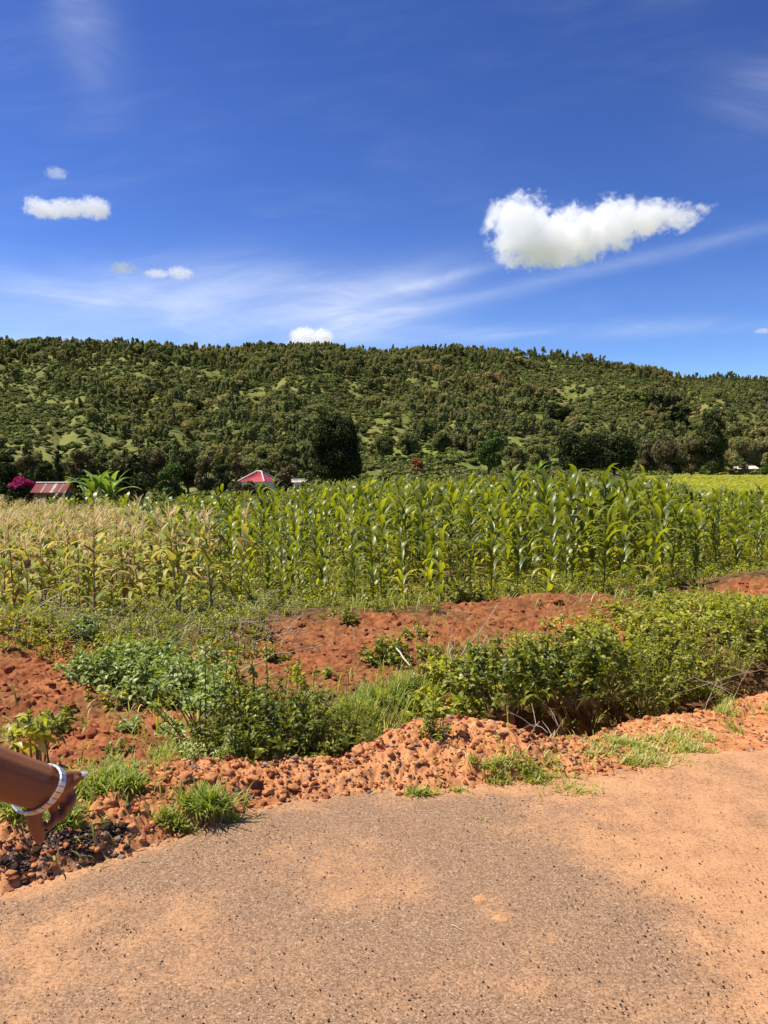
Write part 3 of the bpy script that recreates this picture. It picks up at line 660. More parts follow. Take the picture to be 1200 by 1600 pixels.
tree('grey_tree', 1193, 688, 48, 205, m_wood, 'grey-green tree at the right edge beyond the pale field', shape='round', tint=0.62, trunk=0.1, n=20, seed=12)
tree('round_bush', 1106, 717, 28, 168, m_green, 'clipped looking round green bush on the far edge of the pale field', 'bush', shape='round', tint=0.65, trunk=0.0, n=12, seed=13, lsize=0.3)
tree('round_bush', 1196, 722, 26, 170, m_green, 'round green bush at the right edge of the pale field', 'bush', shape='round', tint=0.6, trunk=0.0, n=10, seed=14, lsize=0.3)
tree('rust_bush', 650, 716, 28, 160, m_rust, 'rust red bush on the open ground below the wood', 'bush', shape='round', tint=0.55, trunk=0.0, n=12, seed=15, lsize=0.3)
tree('hill_tree', 1020, 614, 34, 420, m_dark, 'left tree of the dark clump on the open right slope', shape='round', tint=0.55, trunk=0.08, n=16, seed=16, lsize=1.0)
tree('hill_tree', 1046, 616, 38, 415, m_dark, 'middle tree of the dark clump on the open right slope', shape='round', tint=0.45, trunk=0.08, n=18, seed=17, lsize=1.0)
tree('hill_tree', 1066, 632, 26, 405, m_dark, 'right and lowest tree of the dark clump on the open right slope', shape='round', tint=0.45, trunk=0.08, n=12, seed=18, lsize=1.0)
tree('hill_tree', 870, 634, 42, 360, m_dark, 'dark round tree below the red earth scar on the slope', shape='round', tint=0.4, trunk=0.08, n=16, seed=19, lsize=0.9)
tree('hill_tree', 122, 545, 34, 520, m_dark, 'dark round tree high on the left slope', shape='round', tint=0.35, trunk=0.08, n=14, seed=20, lsize=1.1)
tree('hill_tree', 247, 583, 24, 450, m_dark, 'pair of dark round crowns halfway up the left slope', shape='round', tint=0.35, trunk=0.08, n=12, seed=21, lsize=1.0)
tree('hill_tree', 22, 661, 20, 260, m_dark, 'small dark tree standing in the light grass of the left slope', shape='oval', tint=0.35, trunk=0.08, n=10, seed=22, lsize=0.7)
tree('conical_tree', 92, 682, 30, 112, m_dark, 'dark pointed conifer behind the red roof at the left', shape='cone', tint=0.3, trunk=0.05, n=26, seed=23)
tree('leafy_tree', 205, 708, 78, 84, m_dark, 'big leafy olive tree right of the banana plant', shape='round', tint=0.68, trunk=0.1, n=34, seed=24, lsize=0.3)
tree('leafy_tree', 268, 722, 50, 92, m_green, 'mid green leafy tree behind the left maize, right of the big leafy one', shape='round', tint=0.3, trunk=0.1, n=20, seed=25)
tree('yard_tree', 452, 712, 52, 84, m_brown, 'brown-green small tree right of the pink roof', shape='round', tint=0.5, trunk=0.05, n=20, seed=26)
tree('yard_tree', 472, 726, 26, 80, m_green, 'small bright green tree between the pink roof and the big dark tree', shape='round', tint=0.55, trunk=0.05, n=12, seed=27)
tree('yard_tree', 372, 704, 44, 98, m_brown, 'reddish brown tree behind the pink roof', shape='round', tint=0.6, trunk=0.1, n=20, seed=28)
tree('yard_tree', 120, 736, 24, 66, m_dark, 'small dark shrub covering the middle of the red roof', 'bush', shape='round', tint=0.5, trunk=0.0, n=14, seed=29, lsize=0.2)
_lt = [(8, 704, 50, 108, m_dark, .3), (45, 708, 46, 116, m_brown, .35), (70, 716, 40, 104, m_dark, .35), (128, 700, 46, 120, m_brown, .5), (160, 706, 44, 124, m_dark, .6), (240, 700, 46, 128, m_brown, .45), (292, 700, 46, 126, m_dark, .6),
       (322, 708, 44, 112, m_brown, .4), (350, 716, 44, 106, m_dark, .6), (418, 694, 46, 128, m_wood, .5), (452, 690, 44, 134, m_wood, .35), (488, 700, 44, 130, m_dark, .5), (600, 674, 36, 218, m_wood, .35), (640, 676, 38, 222, m_wood, .45),
       (690, 676, 40, 225, m_wood, .4), (725, 678, 36, 220, m_brown, .5), (805, 694, 44, 178, m_wood, .45), (840, 688, 46, 170, m_wood, .5), (1010, 690, 40, 150, m_brown, .35)]
_wl = ['leftmost dark tree at the edge of the picture', 'brown-green tree left of the pointed conifer', 'low dark tree behind the magenta bush', 'brownish tree just right of the pointed conifer', 'dark olive tree behind the banana plant',
       'brown tree behind the big leafy olive tree', 'olive tree at the hill foot, a third in from the left', 'brown-green tree behind the left maize', 'dark olive tree behind the left maize, left of the pink roof', 'grey-green tree above the pink roof',
       'grey-green tree left of the big dark tree', 'dark tree touching the big dark tree on its left', 'grey tree just right of the big dark tree', 'grey tree above the rust red bush', 'grey tree right of the rust red bush', 'brown tree left of the round green tree',
       'grey tree right of the round green tree', 'grey-green tree left of the dark spreading trees', 'brown tree behind the right spreading tree']
for i, (px, tp, wpx, dp, mt, ti) in enumerate(_lt):
    tree('hedgerow_tree', px, tp, wpx, dp, mt, _wl[i] if len(_wl[i].split()) > 3 else _wl[i], shape='round', tint=ti, trunk=0.06, n=20, seed=40 + i, group='trees along the foot of the hill')

# magenta bush and banana plant by the left house
def boug():
    rng = np.random.default_rng(5); b = at(32, 70); root = empty('bougainvillea', b); tag(root, 'magenta flowering bush left of the rusty red roof', 'bush')
    t = Acc(); f = Acc(); fl = Acc(); topz = CAM_H + _dir(32, 743)[2] * 70 - b[2]
    for i in range(16):
        an = rng.uniform(0, 6.28); r_ = rng.uniform(0, 1.0); c = np.array([math.cos(an) * r_ * 1.05, math.sin(an) * r_ * 0.9, topz - 0.35 - r_ * 0.55 - rng.uniform(0, .3)])
        tube(t, [(0, 0, 0), c * 0.5, c], [0.05, 0.04, 0.02], 5)
        shell(f, c - np.array([0, 0, .5]), (.55, .55, .5), 80, 0.17, rng, 0, 0.3); shell(fl, c, (.48, .48, .38), 110, 0.13, rng, 0, 0.5, 0.2, zmin=-0.1, core=False, rin=.9)
    for i in range(10):
        an = rng.uniform(0, 6.28); shell(f, (math.cos(an) * .8, math.sin(an) * .8, topz * rng.uniform(.2, .6)), (.6, .6, .6), 70, 0.2, rng, 0, 0.2)
    t.build('trunk', m_bark, root); f.build('foliage', m_dark, root, smooth=False); fl.build('blossom', m_boug, root, smooth=False)
boug()

# ================================================================ maize
def maize_leaf(a, base, az, L, wdt, e0, bend, n=8, mat=0, tint=0.5, rng=None, tw=0.0, flat=False):
    s = np.linspace(0, 1, n + 1); el = e0 - bend * s ** 1.35; ds = L / n
    d = np.concatenate([[0], np.cumsum(np.cos(el[:-1]) * ds)]); z = np.concatenate([[0], np.cumsum(np.sin(el[:-1]) * ds)])
    azs = az + (tw * s); hx, hy = np.cos(azs), np.sin(azs)
    C = np.stack([base[0] + hx * d, base[1] + hy * d, base[2] + z], -1)
    w_ = wdt * 0.5 * np.minimum(1, (s * 5 + 0.55)) * np.sqrt(np.clip(1 - s ** 2.2, 0, 1)) + 0.002
    side = np.stack([-hy, hx, 0 * s], -1); nrm = np.stack([-np.sin(el) * hx, -np.sin(el) * hy, np.cos(el)], -1)
    if rng is not None: wv = (np.sin(s * rng.uniform(9, 15) + rng.uniform(0, 6)) * 0.16, np.sin(s * rng.uniform(9, 15) + rng.uniform(0, 6)) * 0.16)
    else: wv = (0, 0)
    fold = 0.38 * (1 - s * 0.5)
    Lf = C + side * w_[:, None] + nrm * (w_ * (fold + wv[0]))[:, None]; Rt = C - side * w_[:, None] + nrm * (w_ * (fold + wv[1]))[:, None]
    tt = tint + 0.1 * s
    if flat: a.add(np.stack([Lf, Rt], 1).reshape(-1, 3), grid_faces(n + 1, 2), mat, np.repeat(tt, 2))
    else: a.add(np.stack([Lf, C, Rt], 1).reshape(-1, 3), grid_faces(n + 1, 3), mat, np.repeat(tt, 3))
def maize_parts(rng, h=1.5, nl=13, lod=0, pale=0.0):
    st, lv = Acc(), Acc(); lean = rng.normal(0, 0.04, 2); az0 = rng.uniform(0, 6.28)
    P = lambda f: np.array([lean[0] * f * h + 0.01 * math.sin(f * 9), lean[1] * f * h, f * h])
    tube(st, [P(f) for f in (0, .3, .6, .86)], [0.015, 0.013, 0.010, 0.006], 3 if lod else 6)
    for i in range(nl):
        f = 0.10 + 0.80 * (i / (nl - 1)); az = az0 + (i % 2) * math.pi + rng.normal(0, 0.35)
        top = max(0, (f - 0.62) / 0.28)
        L = h * (0.30 + 0.22 * math.sin(math.pi * min(f * 1.05, 1))) * rng.uniform(0.85, 1.15); e0 = R(62 + 20 * top + rng.normal(0, 6)); bend = R(rng.uniform(95, 165) * (1 - 0.32 * top))
        w_ = h * rng.uniform(0.056, 0.082); tn = np.clip(0.29 + rng.normal(0, 0.12) + (0.33 if f < 0.28 and rng.random() < 0.6 else 0) + pale, 0, 1)
        if lod == 2: maize_leaf(lv, P(f), az, L, w_ * 1.35, e0, bend, 3, 0, tn, None, 0, True)
        elif lod: maize_leaf(lv, P(f), az, L, w_ * 1.1, e0, bend, 4, 0, tn, rng, rng.normal(0, .4), True)
        else: maize_leaf(lv, P(f), az, L, w_, e0, bend, 8, 0, tn, rng, rng.normal(0, .5))
    return st, lv
def dry_parts(rng, h=1.25, nl=10, lod=0):
    st, lv, ts = Acc(), Acc(), Acc(); lean = rng.normal(0, 0.07, 2); az0 = rng.uniform(0, 6.28)
    P = lambda f: np.array([lean[0] * f * h, lean[1] * f * h, f * h])
    tube(st, [P(f) for f in (0, .3, .6, .9)], [0.014, 0.012, 0.008, 0.004], 3 if lod else 5)
    for i in range(nl):
        f = 0.15 + 0.66 * (i / (nl - 1)); az = az0 + (i % 2) * math.pi + rng.normal(0, 0.5)
        L = h * rng.uniform(0.26, 0.44); e0 = R(rng.uniform(30, 70)); bend = R(rng.uniform(100, 165))
        maize_leaf(lv, P(f), az, L, h * rng.uniform(0.038, 0.066), e0, bend, 3 if lod else 6, 0, (1.0 if rng.random() < .12 else np.clip(rng.normal(0.38, 0.25), 0, .85)), rng, rng.normal(0, .9), bool(lod))
    nb = 9 if lod else 13
    for i in range(nb):
        az = rng.uniform(0, 6.28); L = rng.uniform(0.16, 0.27); maize_leaf(ts, P(0.86 + 0.12 * i / nb), az, L, 0.011 if lod else 0.009, R(rng.uniform(50, 85)), R(rng.uniform(40, 110)), 3, 0, rng.uniform(0.3, 1), None, 0, True)
    return st, lv, ts
m_maize = leafmat('maize_leaf', [(0.0, (0.045, 0.072, 0.011)), (0.35, (0.145, 0.172, 0.018)), (0.6, (0.27, 0.295, 0.030)), (0.82, (0.38, 0.38, 0.045)), (1.0, (0.48, 0.39, 0.11))], 0.45, (1.3, 1.2, 0.30), rough=0.40, spec=0.55, vary=2.0, vamt=0.14)
m_mstalk = leafmat('maize_stalk', [(0.0, (0.07, 0.11, 0.03)), (0.6, (0.13, 0.15, 0.05)), (1.0, (0.16, 0.10, 0.05))], 0.0, rough=0.5, vary=3)
m_dry = leafmat('dry_maize_leaf', [(0.0, (0.13, 0.18, 0.024)), (0.3, (0.28, 0.30, 0.048)), (0.55, (0.47, 0.41, 0.11)), (0.85, (0.60, 0.50, 0.22)), (1.0, (0.24, 0.14, 0.07))], 0.35, (1.1, 1.0, 0.5), rough=0.6, spec=0.3, vary=2.0, vamt=0.12)
m_dstalk = leafmat('dry_stalk', [(0.0, (0.16, 0.10, 0.05)), (0.6, (0.30, 0.21, 0.10)), (1.0, (0.42, 0.30, 0.16))], 0.0, rough=0.7, vary=3)
m_tassel = leafmat('tassel', [(0.0, (0.42, 0.27, 0.12)), (0.5, (0.60, 0.45, 0.22)), (1.0, (0.72, 0.60, 0.34))], 0.25, (1, .9, .7), rough=0.8, spec=0.1, vary=4)
BND_Y = [8, 9, 11.2, 14.7, 21, 30, 34, 34.5]; BND_X = [-1.3, -1.65, -2.3, -4.4, -7.7, -13.2, -16, -60]
def front_y(x): return np.interp(x, [-6, -3.9, -2.4, -1.6, -0.4, 0.6, 1.4, 2.9, 3.6, 4.6, 6.0, 9], [8.8, 8.0, 8.0, 8.2, 8.5, 8.6, 9.25, 9.5, 9.7, 10.6, 11.2, 12])
def build_maize():
    rng = np.random.default_rng(21)
    # ---- places
    pts = []; y = 8.05
    ys = []
    while y < 78:
        ys.append(y); y += 0.62 if y < 30 else 0.8 + (y - 30) * 0.012
    for y in ys:
        half = 0.56 * y + 1.0; step = 0.36 if y < 24 else 0.42 + (y - 24) * 0.012
        x = np.arange(-half, half, step); x = x + rng.normal(0, step * 0.26, len(x)); yy = y + rng.normal(0, 0.16, len(x)); pts.append(np.stack([x, yy], -1))
    P = np.concatenate(pts); x, y = P[:, 0], P[:, 1]
    ok = y > front_y(x); bx = np.interp(y, BND_Y, BND_X) + fbm(y * .8, x * .4, 2, 3) * 0.5
    green = ok & (x > bx) & ~((x / y > 0.395) & (y > 36)) & (rng.random(len(x)) < np.where(y < 12, 0.66, 0.82))
    lim_left = np.interp(y, [34, 50, 60], [1, 1, 0]); green &= ~((x / y < -0.12) & (y > 60)) & ~((x / y < -0.35) & (y > 50))
    dry = ok & (x <= bx) & (y < 32.5)
    G = P[green]; Dp = P[dry]; Dp = Dp[rng.random(len(Dp)) < 0.85]
    # ---- green
    def hgt(x, y):
        f = np.interp(y, [8, 10, 13, 20, 40, 80], [1.0, 1.15, 1.42, 1.6, 1.65, 1.75]); f = f + 0.22 * sstep(0.06, 0.22, x / y) * (1 - sstep(0.34, 0.42, x / y) * .8) * np.interp(y, [9, 16, 40], [1, 0.6, 0.0])
        f = f - 0.20 * sstep(0.05, -0.15, x / y) * np.interp(y, [8, 30], [1, 0.9])
        f = f * (1 - .20 * sstep(.33, .40, x / y)); return f * 0.71 * (1 + fbm(x * .5, y * .5, 2, 8) * 0.15)
    gh = hgt(G[:, 0], G[:, 1]) * rng.lognormal(0, 0.13, len(G)) * np.where(rng.random(len(G)) < .06, 1.18, 1); gz = H0(G[:, 0], G[:, 1]) - 0.02
    vis = np.abs(G[:, 0] / G[:, 1]) < 0.50
    order = np.argsort(np.where(vis, G[:, 1], 1e3)); n_ind = 296; ind = order[:n_ind]; rest = order[n_ind:]
    K = 14; variants = []
    for k in range(K):
        st, lv = maize_parts(rng, 1.5, int(rng.integers(11, 15)), 0, pale=rng.normal(0, 0.06)); variants.append((st.mesh('stalk', m_mstalk), lv.mesh('leaves', m_maize), st.tpl(), lv.tpl()))
    front_row = []; edge_row = []
    for c, i in enumerate(ind):
        k = int(rng.integers(0, K)); xx, yy = G[i]; s_ = gh[i] / 1.5
        root = empty('maize_plant', (xx, yy, gz[i]), rng.uniform(0, 6.28)); root.scale = (s_ * 0.96, s_ * 0.96, s_)
        for nm, me in (('stalk', variants[k][0]), ('leaves', variants[k][1])):
            o = bpy.data.objects.new(nm, me); COL.objects.link(o); o.parent = root
        if yy < front_y(xx) + 0.75: lb = 'green maize plant in the front row with its stalk standing free'; gr = 'maize plants of the front row'
        elif xx / yy > 0.2: lb = 'tall green maize plant inside the right part of the field behind the front row'; gr = 'tall maize plants on the right'
        else: lb = 'green maize plant inside the crowded field behind the front row'; gr = 'maize plants inside the field'
        tag(root, lb, 'maize', gr)
        if yy < front_y(xx) + 0.5: front_row.append(root)
    name_in_order(front_row, '%s green maize plant from the left in the front row of the field')
    acc = Acc(); med = [];
    for k in range(8):
        st, lv = maize_parts(rng, 1.5, 12, 1, pale=rng.normal(0, 0.06)); med.append((st.tpl(), lv.tpl()))
    lo = []
    for k in range(8):
        st, lv = maize_parts(rng, 1.5, 10, 2, pale=rng.normal(0, 0.06)); lo.append((st.tpl(), lv.tpl()))
    def put(acc, sets, I, PP, hh, zz, base, mats):
        sel = rng.integers(0, len(sets), len(I)); rt = rng.uniform(0, 6.28, len(I)); tv = rng.normal(0, 0.07, len(I))
        for k, parts in enumerate(sets):
            m_ = sel == k; J = I[m_]
            if not len(J): continue
            Pp = np.stack([PP[J, 0], PP[J, 1], zz[J]], -1); sc_ = hh[J] / base
            for tp, mi in zip(parts, mats): acc.inst(tp, Pp, rotz(rt[m_]), sc_, 0.5 + tv[m_], 1.0, mi)
    r1 = rest[G[rest, 1] < 27]; r2 = rest[G[rest, 1] >= 27]
    put(acc, med, r1, G, gh, gz, 1.5, (1, 0)); put(acc, lo, r2, G, gh, gz, 1.5, (1, 0))
    tag(acc.build('maize_crop', [m_maize, m_mstalk]), kind='stuff')
    print('maize', len(G), 'dry', len(Dp))
    # ---- dry
    dh = 1.13 * rng.lognormal(0, 0.10, len(Dp)) * np.interp(Dp[:, 1], [8, 11, 16], [0.92, 0.95, 1.0]); dz = H0(Dp[:, 0], Dp[:, 1]) - 0.02
    vis = (Dp[:, 0] / Dp[:, 1]) > -0.52; order = np.argsort(np.where(vis, Dp[:, 1], 1e3)); ind = order[:290]; rest = order[290:]
    V = []
    for k in range(12):
        st, lv, ts = dry_parts(rng, 1.22, int(rng.integers(9, 13))); V.append((st.mesh('stalk', m_dstalk), lv.mesh('leaves', m_dry), ts.mesh('tassel', m_tassel)))
    for i in ind:
        k = int(rng.integers(0, 12)); xx, yy = Dp[i]; s_ = dh[i] / 1.22; root = empty('dry_maize_plant', (xx, yy, dz[i]), rng.uniform(0, 6.28)); root.scale = (s_, s_, s_)
        for nm, me in zip(('stalk', 'leaves', 'tassel'), V[k]):
            o = bpy.data.objects.new(nm, me); COL.objects.link(o); o.parent = root
        if yy < front_y(xx) + 0.9: lb, gr = 'withered maize plant with hanging pale leaves at the near edge of the left field', 'withered maize plants of the near edge'
        else: lb, gr = 'ripening yellow maize plant with pale tassel inside the left field', 'yellow maize plants inside the left field'
        tag(root, lb, 'maize', gr)
        if yy < front_y(xx) + 0.5: edge_row.append(root)
    name_in_order(edge_row, '%s withered maize plant from the left at the near edge of the left field')
    acc = Acc(); sets = []
    for k in range(10):
        st, lv, ts = dry_parts(rng, 1.22, 9, 1); sets.append((st.tpl(), lv.tpl(), ts.tpl()))
    put(acc, sets, rest, Dp, dh, dz, 1.22, (1, 0, 2)); tag(acc.build('dry_maize_crop', [m_dry, m_dstalk, m_tassel]), kind='stuff')
    # ---- the low pale crop of the far right field
    n = 7000; yy = rng.uniform(42, 175, n); xx = yy * rng.uniform(0.33, 0.56, n); zz = H0(xx, yy); a = Acc()
    for _ in range(1):
        t = Acc()
        for k in range(9): maize_leaf(t, (rng.normal(0, .18), rng.normal(0, .18), 0.05), rng.uniform(0, 6.28), 0.5, 0.12, R(75), R(90), 2, 0, rng.uniform(.5, .9), None, 0, True)
        tp = t.tpl()
    a.inst(tp, np.stack([xx, yy, zz], -1), rotz(rng.uniform(0, 6.28, n)), rng.uniform(0.6, 1.2, n), rng.uniform(.4, .6, n)); tag(a.build('low_crop', [m_maize]), kind='stuff')
build_maize()

# ================================================================ weeds, shrubs and grass beside the road
m_weed = leafmat('weed_leaf', [(0.0, (0.038, 0.060, 0.011)), (0.35, (0.125, 0.152, 0.016)), (0.65, (0.30, 0.325, 0.032)), (0.85, (0.40, 0.40, 0.055)), (1.0, (0.50, 0.44, 0.13))], 0.40, (1.3, 1.2, 0.3), rough=0.42, spec=0.35, vary=5)
m_weed_pale = leafmat('pale_weed_leaf', [(0.0, (0.08, 0.115, 0.02)), (0.5, (0.21, 0.265, 0.05)), (0.8, (0.33, 0.38, 0.09)), (1.0, (0.44, 0.44, 0.16))], 0.32, (1.1, 1.2, 0.5), rough=0.45, spec=0.5, vary=5)
m_grass = leafmat('grass_blade', [(0.0, (0.10, 0.14, 0.02)), (0.4, (0.22, 0.27, 0.04)), (0.7, (0.36, 0.39, 0.08)), (0.9, (0.50, 0.43, 0.16)), (1.0, (0.58, 0.46, 0.24))], 0.35, (1.1, 1.15, 0.4), rough=0.5, spec=0.35, vary=5)
m_stem = leafmat('weed_stem', [(0.0, (0.09, 0.045, 0.025)), (0.5, (0.16, 0.12, 0.045)), (1.0, (0.22, 0.24, 0.08))], 0.0, rough=0.6, vary=6)
m_dead = leafmat('dead_stalk', [(0.0, (0.25, 0.18, 0.11)), (0.5, (0.45, 0.36, 0.24)), (1.0, (0.70, 0.64, 0.52))], 0.1, (1, 1, 1), rough=0.7, vary=6)

def stems_and_leaves(rng, n, rad, hgt, lps, leaf, T=LEAF_O, spread=0.6, bare=0.15, tint=0.45, tvar=0.16, side=0.0, base=0.4, mixT=None, stem=0.004, drop=0.35):
    """a clump: n curved stems, each with lps leaves; returns stem and leaf collectors"""
    st, lv = Acc(), Acc(); PP, DD, NN, SS, TT = [], [], [], [], []
    for i in range(n):
        a = rng.uniform(0, 6.28); r0 = math.sqrt(rng.random()) * rad * base; u_ = math.sqrt(rng.random()); b = np.array([math.cos(a) * r0, math.sin(a) * r0, -0.03])
        a2 = a + rng.normal(0, 0.4); hh = hgt * math.sqrt(max(0.06, 1 - (u_ * 0.93) ** 2)) * rng.uniform(0.8, 1.15); tip = np.array([math.cos(a2) * rad * u_, math.sin(a2) * rad * u_, hh])
        mid = (b + tip) * 0.5 + np.array([0, 0, hh * 0.22 * spread]); t = np.linspace(0, 1, 6)[:, None]; C = (1 - t) ** 2 * b + 2 * t * (1 - t) * mid + t * t * tip
        tube(st, C, np.linspace(stem, stem * 0.4, 6), 3, 0, float(np.clip(rng.normal(0.5, .2), 0, 1)), False)
        k = int(lps * rng.uniform(0.7, 1.3)); tl = np.sort(bare + (1 - bare) * rng.random(k) ** 0.75)[:, None]
        P = (1 - tl) ** 2 * b + 2 * tl * (1 - tl) * mid + tl * tl * tip
        az = rng.uniform(0, 6.28) + np.arange(k) * 2.4 + rng.normal(0, .4, k); el = rng.uniform(-0.7, 0.75, k) + 0.35 * tl[:, 0]
        D = np.stack([np.cos(az) * np.cos(el), np.sin(az) * np.cos(el), np.sin(el)], -1); N = np.array([0, 0, 1.0]) + rng.normal(0, 0.35, (k, 3)) + np.stack([np.cos(a2) * u_ + 0 * az, np.sin(a2) * u_ + 0 * az, 0 * az], -1) * 0.5
        PP.append(P); DD.append(D); NN.append(N); SS.append(leaf * rng.uniform(0.6, 1.3, k) * (1.1 - 0.45 * tl[:, 0])); TT.append(np.clip(tint + rng.normal(0, tvar, k) + 0.12 * (tl[:, 0] - 0.5) + rng.normal(0, .05), 0, 1))
    P, D, N, S_, T_ = map(np.concatenate, (PP, DD, NN, SS, TT)); lv.inst(T, P, frames(D, N), S_, T_, 0.0)
    return st, lv
def bush(name, x, y, rad, hgt, label, cat='weed bush', n=30, lps=20, leaf=0.055, T=LEAF_O, mat=None, seed=1, group=None, z=None, **kw):
    rng = np.random.default_rng(seed); root = empty(name, (x, y, float(H0(x, y)) if z is None else z), rng.uniform(0, 6.28)); tag(root, label, cat, group)
    st, lv = stems_and_leaves(rng, n, rad, hgt, lps, leaf, T, **kw); st.build('stems', m_stem, root); lv.build('foliage', mat or m_weed, root); return root

HG = 'weed bushes of the long hedge in the ditch'
# the long hedge on the right, bush by bush from the left end; (x, y, radius, height, leaf, template, tint)
_hedge = [(0.42, 5.25, .36, .40, .055, LEAF_O, .52, 'left end of the ditch hedge, low bright leafy weed bush'), (0.80, 5.18, .42, .52, .06, LEAF_B, .36, 'dark leafy bush over the left end of the black ditch hollow'),
          (1.17, 5.22, .44, .60, .055, LEAF_B, .28, 'darkest bush hanging over the black hollow of the ditch'), (1.52, 5.42, .42, .56, .05, LEAF_O, .32, 'dark green bush where the black hollow narrows to the right'),
          (1.88, 5.62, .40, .48, .05, LEAF_N, .46, 'narrow leaved bush behind the grass on the right margin'), (2.28, 5.95, .42, .44, .045, LEAF_O, .42, 'weed bush tangled with dry twigs at the right of the hedge'),
          (2.72, 6.25, .42, .42, .045, LEAF_N, .46, 'thin leaved bush right of the dry twigs'), (3.18, 6.55, .45, .42, .05, LEAF_O, .42, 'front bush of the hedge at the right edge of the picture'),
          (0.62, 5.80, .42, .40, .06, LEAF_B, .58, 'bright broad leaved bush left above the ditch, behind the low end'), (1.05, 5.85, .45, .46, .06, LEAF_B, .56, 'bright green bush in the second row above the black hollow'),
          (1.50, 6.05, .46, .44, .055, LEAF_O, .54, 'bushy weeds in the middle of the hedge, second row'), (1.98, 6.45, .46, .42, .05, LEAF_O, .50, 'mid green bush behind the narrow leaved one'), (2.50, 6.85, .48, .40, .05, LEAF_O, .52, 'low spreading bush in the second row at the right'),
          (3.05, 7.25, .50, .40, .05, LEAF_O, .50, 'low spreading bush in the second row near the right edge'), (1.35, 6.75, .42, .34, .05, LEAF_N, .60, 'yellow-green feathery weeds at the top of the hedge behind its middle'),
          (1.85, 7.20, .46, .34, .05, LEAF_O, .60, 'light weeds right below the red soil ridge'), (2.50, 7.60, .50, .34, .05, LEAF_O, .56, 'light green weeds at the top of the hedge to the right of the soil ridge'),
          (3.20, 8.05, .55, .36, .055, LEAF_B, .48, 'dark bluish broad leaves at the top right of the hedge'), (3.90, 8.55, .60, .36, .055, LEAF_O, .52, 'weeds below the small red mound at the right edge'), (3.75, 7.55, .5, .38, .05, LEAF_O, .46, 'weed bush at the far right edge of the picture, middle row')]
for i, (x, y, r_, h_, lf, T, ti, lb) in enumerate(_hedge):
    zb = float(H0(x, y)); hh = h_ + .04 if i < 8 else .25 if i < 14 else .15
    if i in (0, 8): hh = .22
    if i in (1, 2, 3): hh = .44
    if i in (9, 10): hh = .20
    bush('weed_bush', x, y, r_, hh, lb, 'bush', n=52, lps=24 if hh > .2 else 14, z=-.06 if i in (1, 2, 3) else max(zb, -.24), bare=.42 if i in (1, 2, 3) else .15, leaf=lf * 1.25, T=T, seed=100 + i, group=HG, tint=ti + (.04 if i < 8 else .10), tvar=.2)
# bushes on the left
bush('shrub', -0.64, 4.22, .46, .46, 'big dark bush in front of the ditch, left of the middle', 'bush', n=110, lps=32, leaf=.055, T=LEAF_B, seed=130, tint=.36, z=-.10)
bush('shrub', -0.30, 4.26, .30, .36, 'feathery narrow leaved lower part on the right of the big dark bush', 'bush', n=60, lps=28, leaf=.05, T=LEAF_N, seed=131, tint=.42, z=-.08)
bush('tall_weed', -1.02, 4.40, .34, .66, 'tall thin stalked weed rising left of the big dark bush', 'weed', n=16, lps=26, leaf=.05, T=LEAF_O, seed=132, tint=.6, z=-.05, bare=.3, stem=.006, mat=m_weed_pale)
bush('tall_weed', -0.78, 4.62, .26, .62, 'tall weed with drooping leaf tips behind the big dark bush', 'weed', n=10, lps=22, leaf=.05, T=LEAF_O, seed=133, tint=.62, z=-.05, bare=.35, stem=.006)
bush('feathery_weed', -0.93, 3.98, .22, .26, 'pale feathery weed at the left foot of the big dark bush', 'weed', n=24, lps=22, leaf=.05, T=LEAF_N, seed=134, tint=.72, mat=m_weed_pale)
for i, (x, y, r_, h_, lb) in enumerate([(-2.15, 5.75, .40, .26, 'left part of the thick patch of bean-like plants on the red soil'), (-1.72, 5.55, .40, .27, 'middle of the thick patch of bean-like plants on the red soil'),
                                        (-1.95, 6.25, .45, .26, 'back part of the thick patch of bean-like plants'), (-1.40, 5.85, .34, .25, 'right part of the thick patch of bean-like plants'), (-1.25, 5.35, .22, .18, 'low leafy plants closing the bean-like patch at the right')]):
    bush('bean_plant', x, y, r_, h_, lb, 'crop plant', n=60, lps=16, leaf=.068, T=LEAF_O, seed=140 + i, group='bean-like plants of the left patch', mat=m_weed_pale, tint=.50, tvar=.2)
bush('small_bush', 0.02, 6.42, .24, .22, 'small dark leafy bush alone on the bare red bank', 'bush', n=34, lps=20, leaf=.06, T=LEAF_O, seed=150, tint=.42)
bush('young_plant', -0.58, 5.55, .12, .34, 'droopy upright plant on the bare bank behind the big dark bush', 'plant', n=7, lps=20, leaf=.055, T=LEAF_O, seed=151, tint=.62, bare=.3)
bush('seedling', -0.42, 6.0, .10, .09, 'flat little seedling right of the droopy upright plant', 'plant', n=12, lps=8, leaf=.05, seed=152, tint=.5)
bush('seedling', -0.92, 6.5, .16, .16, 'dark little weed high on the bank above the tall thin weed', 'plant', n=16, lps=12, leaf=.055, seed=153, tint=.4)
bush('seedling', -0.35, 7.5, .14, .12, 'little dark plant near the top of the bare bank', 'plant', n=14, lps=10, leaf=.05, seed=154, tint=.4)
bush('seedling', 0.38, 6.5, .16, .16, 'light leafy weed between the small bush and the hedge', 'plant', n=16, lps=12, leaf=.05, seed=155, tint=.55)
bush('seedling', 0.30, 7.1, .18, .14, 'leafy weed behind the small bush on the bank', 'plant', n=16, lps=12, leaf=.05, seed=156, tint=.5)
bush('dark_weed', -2.12, 4.75, .24, .14, 'dark low weeds at the left edge above the arm', 'weed', n=36, lps=14, leaf=.05, seed=157, tint=.40)
bush('dark_weed', -2.75, 6.9, .30, .20, 'low bluish weeds right of the left red mound', 'weed', n=34, lps=14, leaf=.06, seed=158, tint=.45, mat=m_weed_pale)
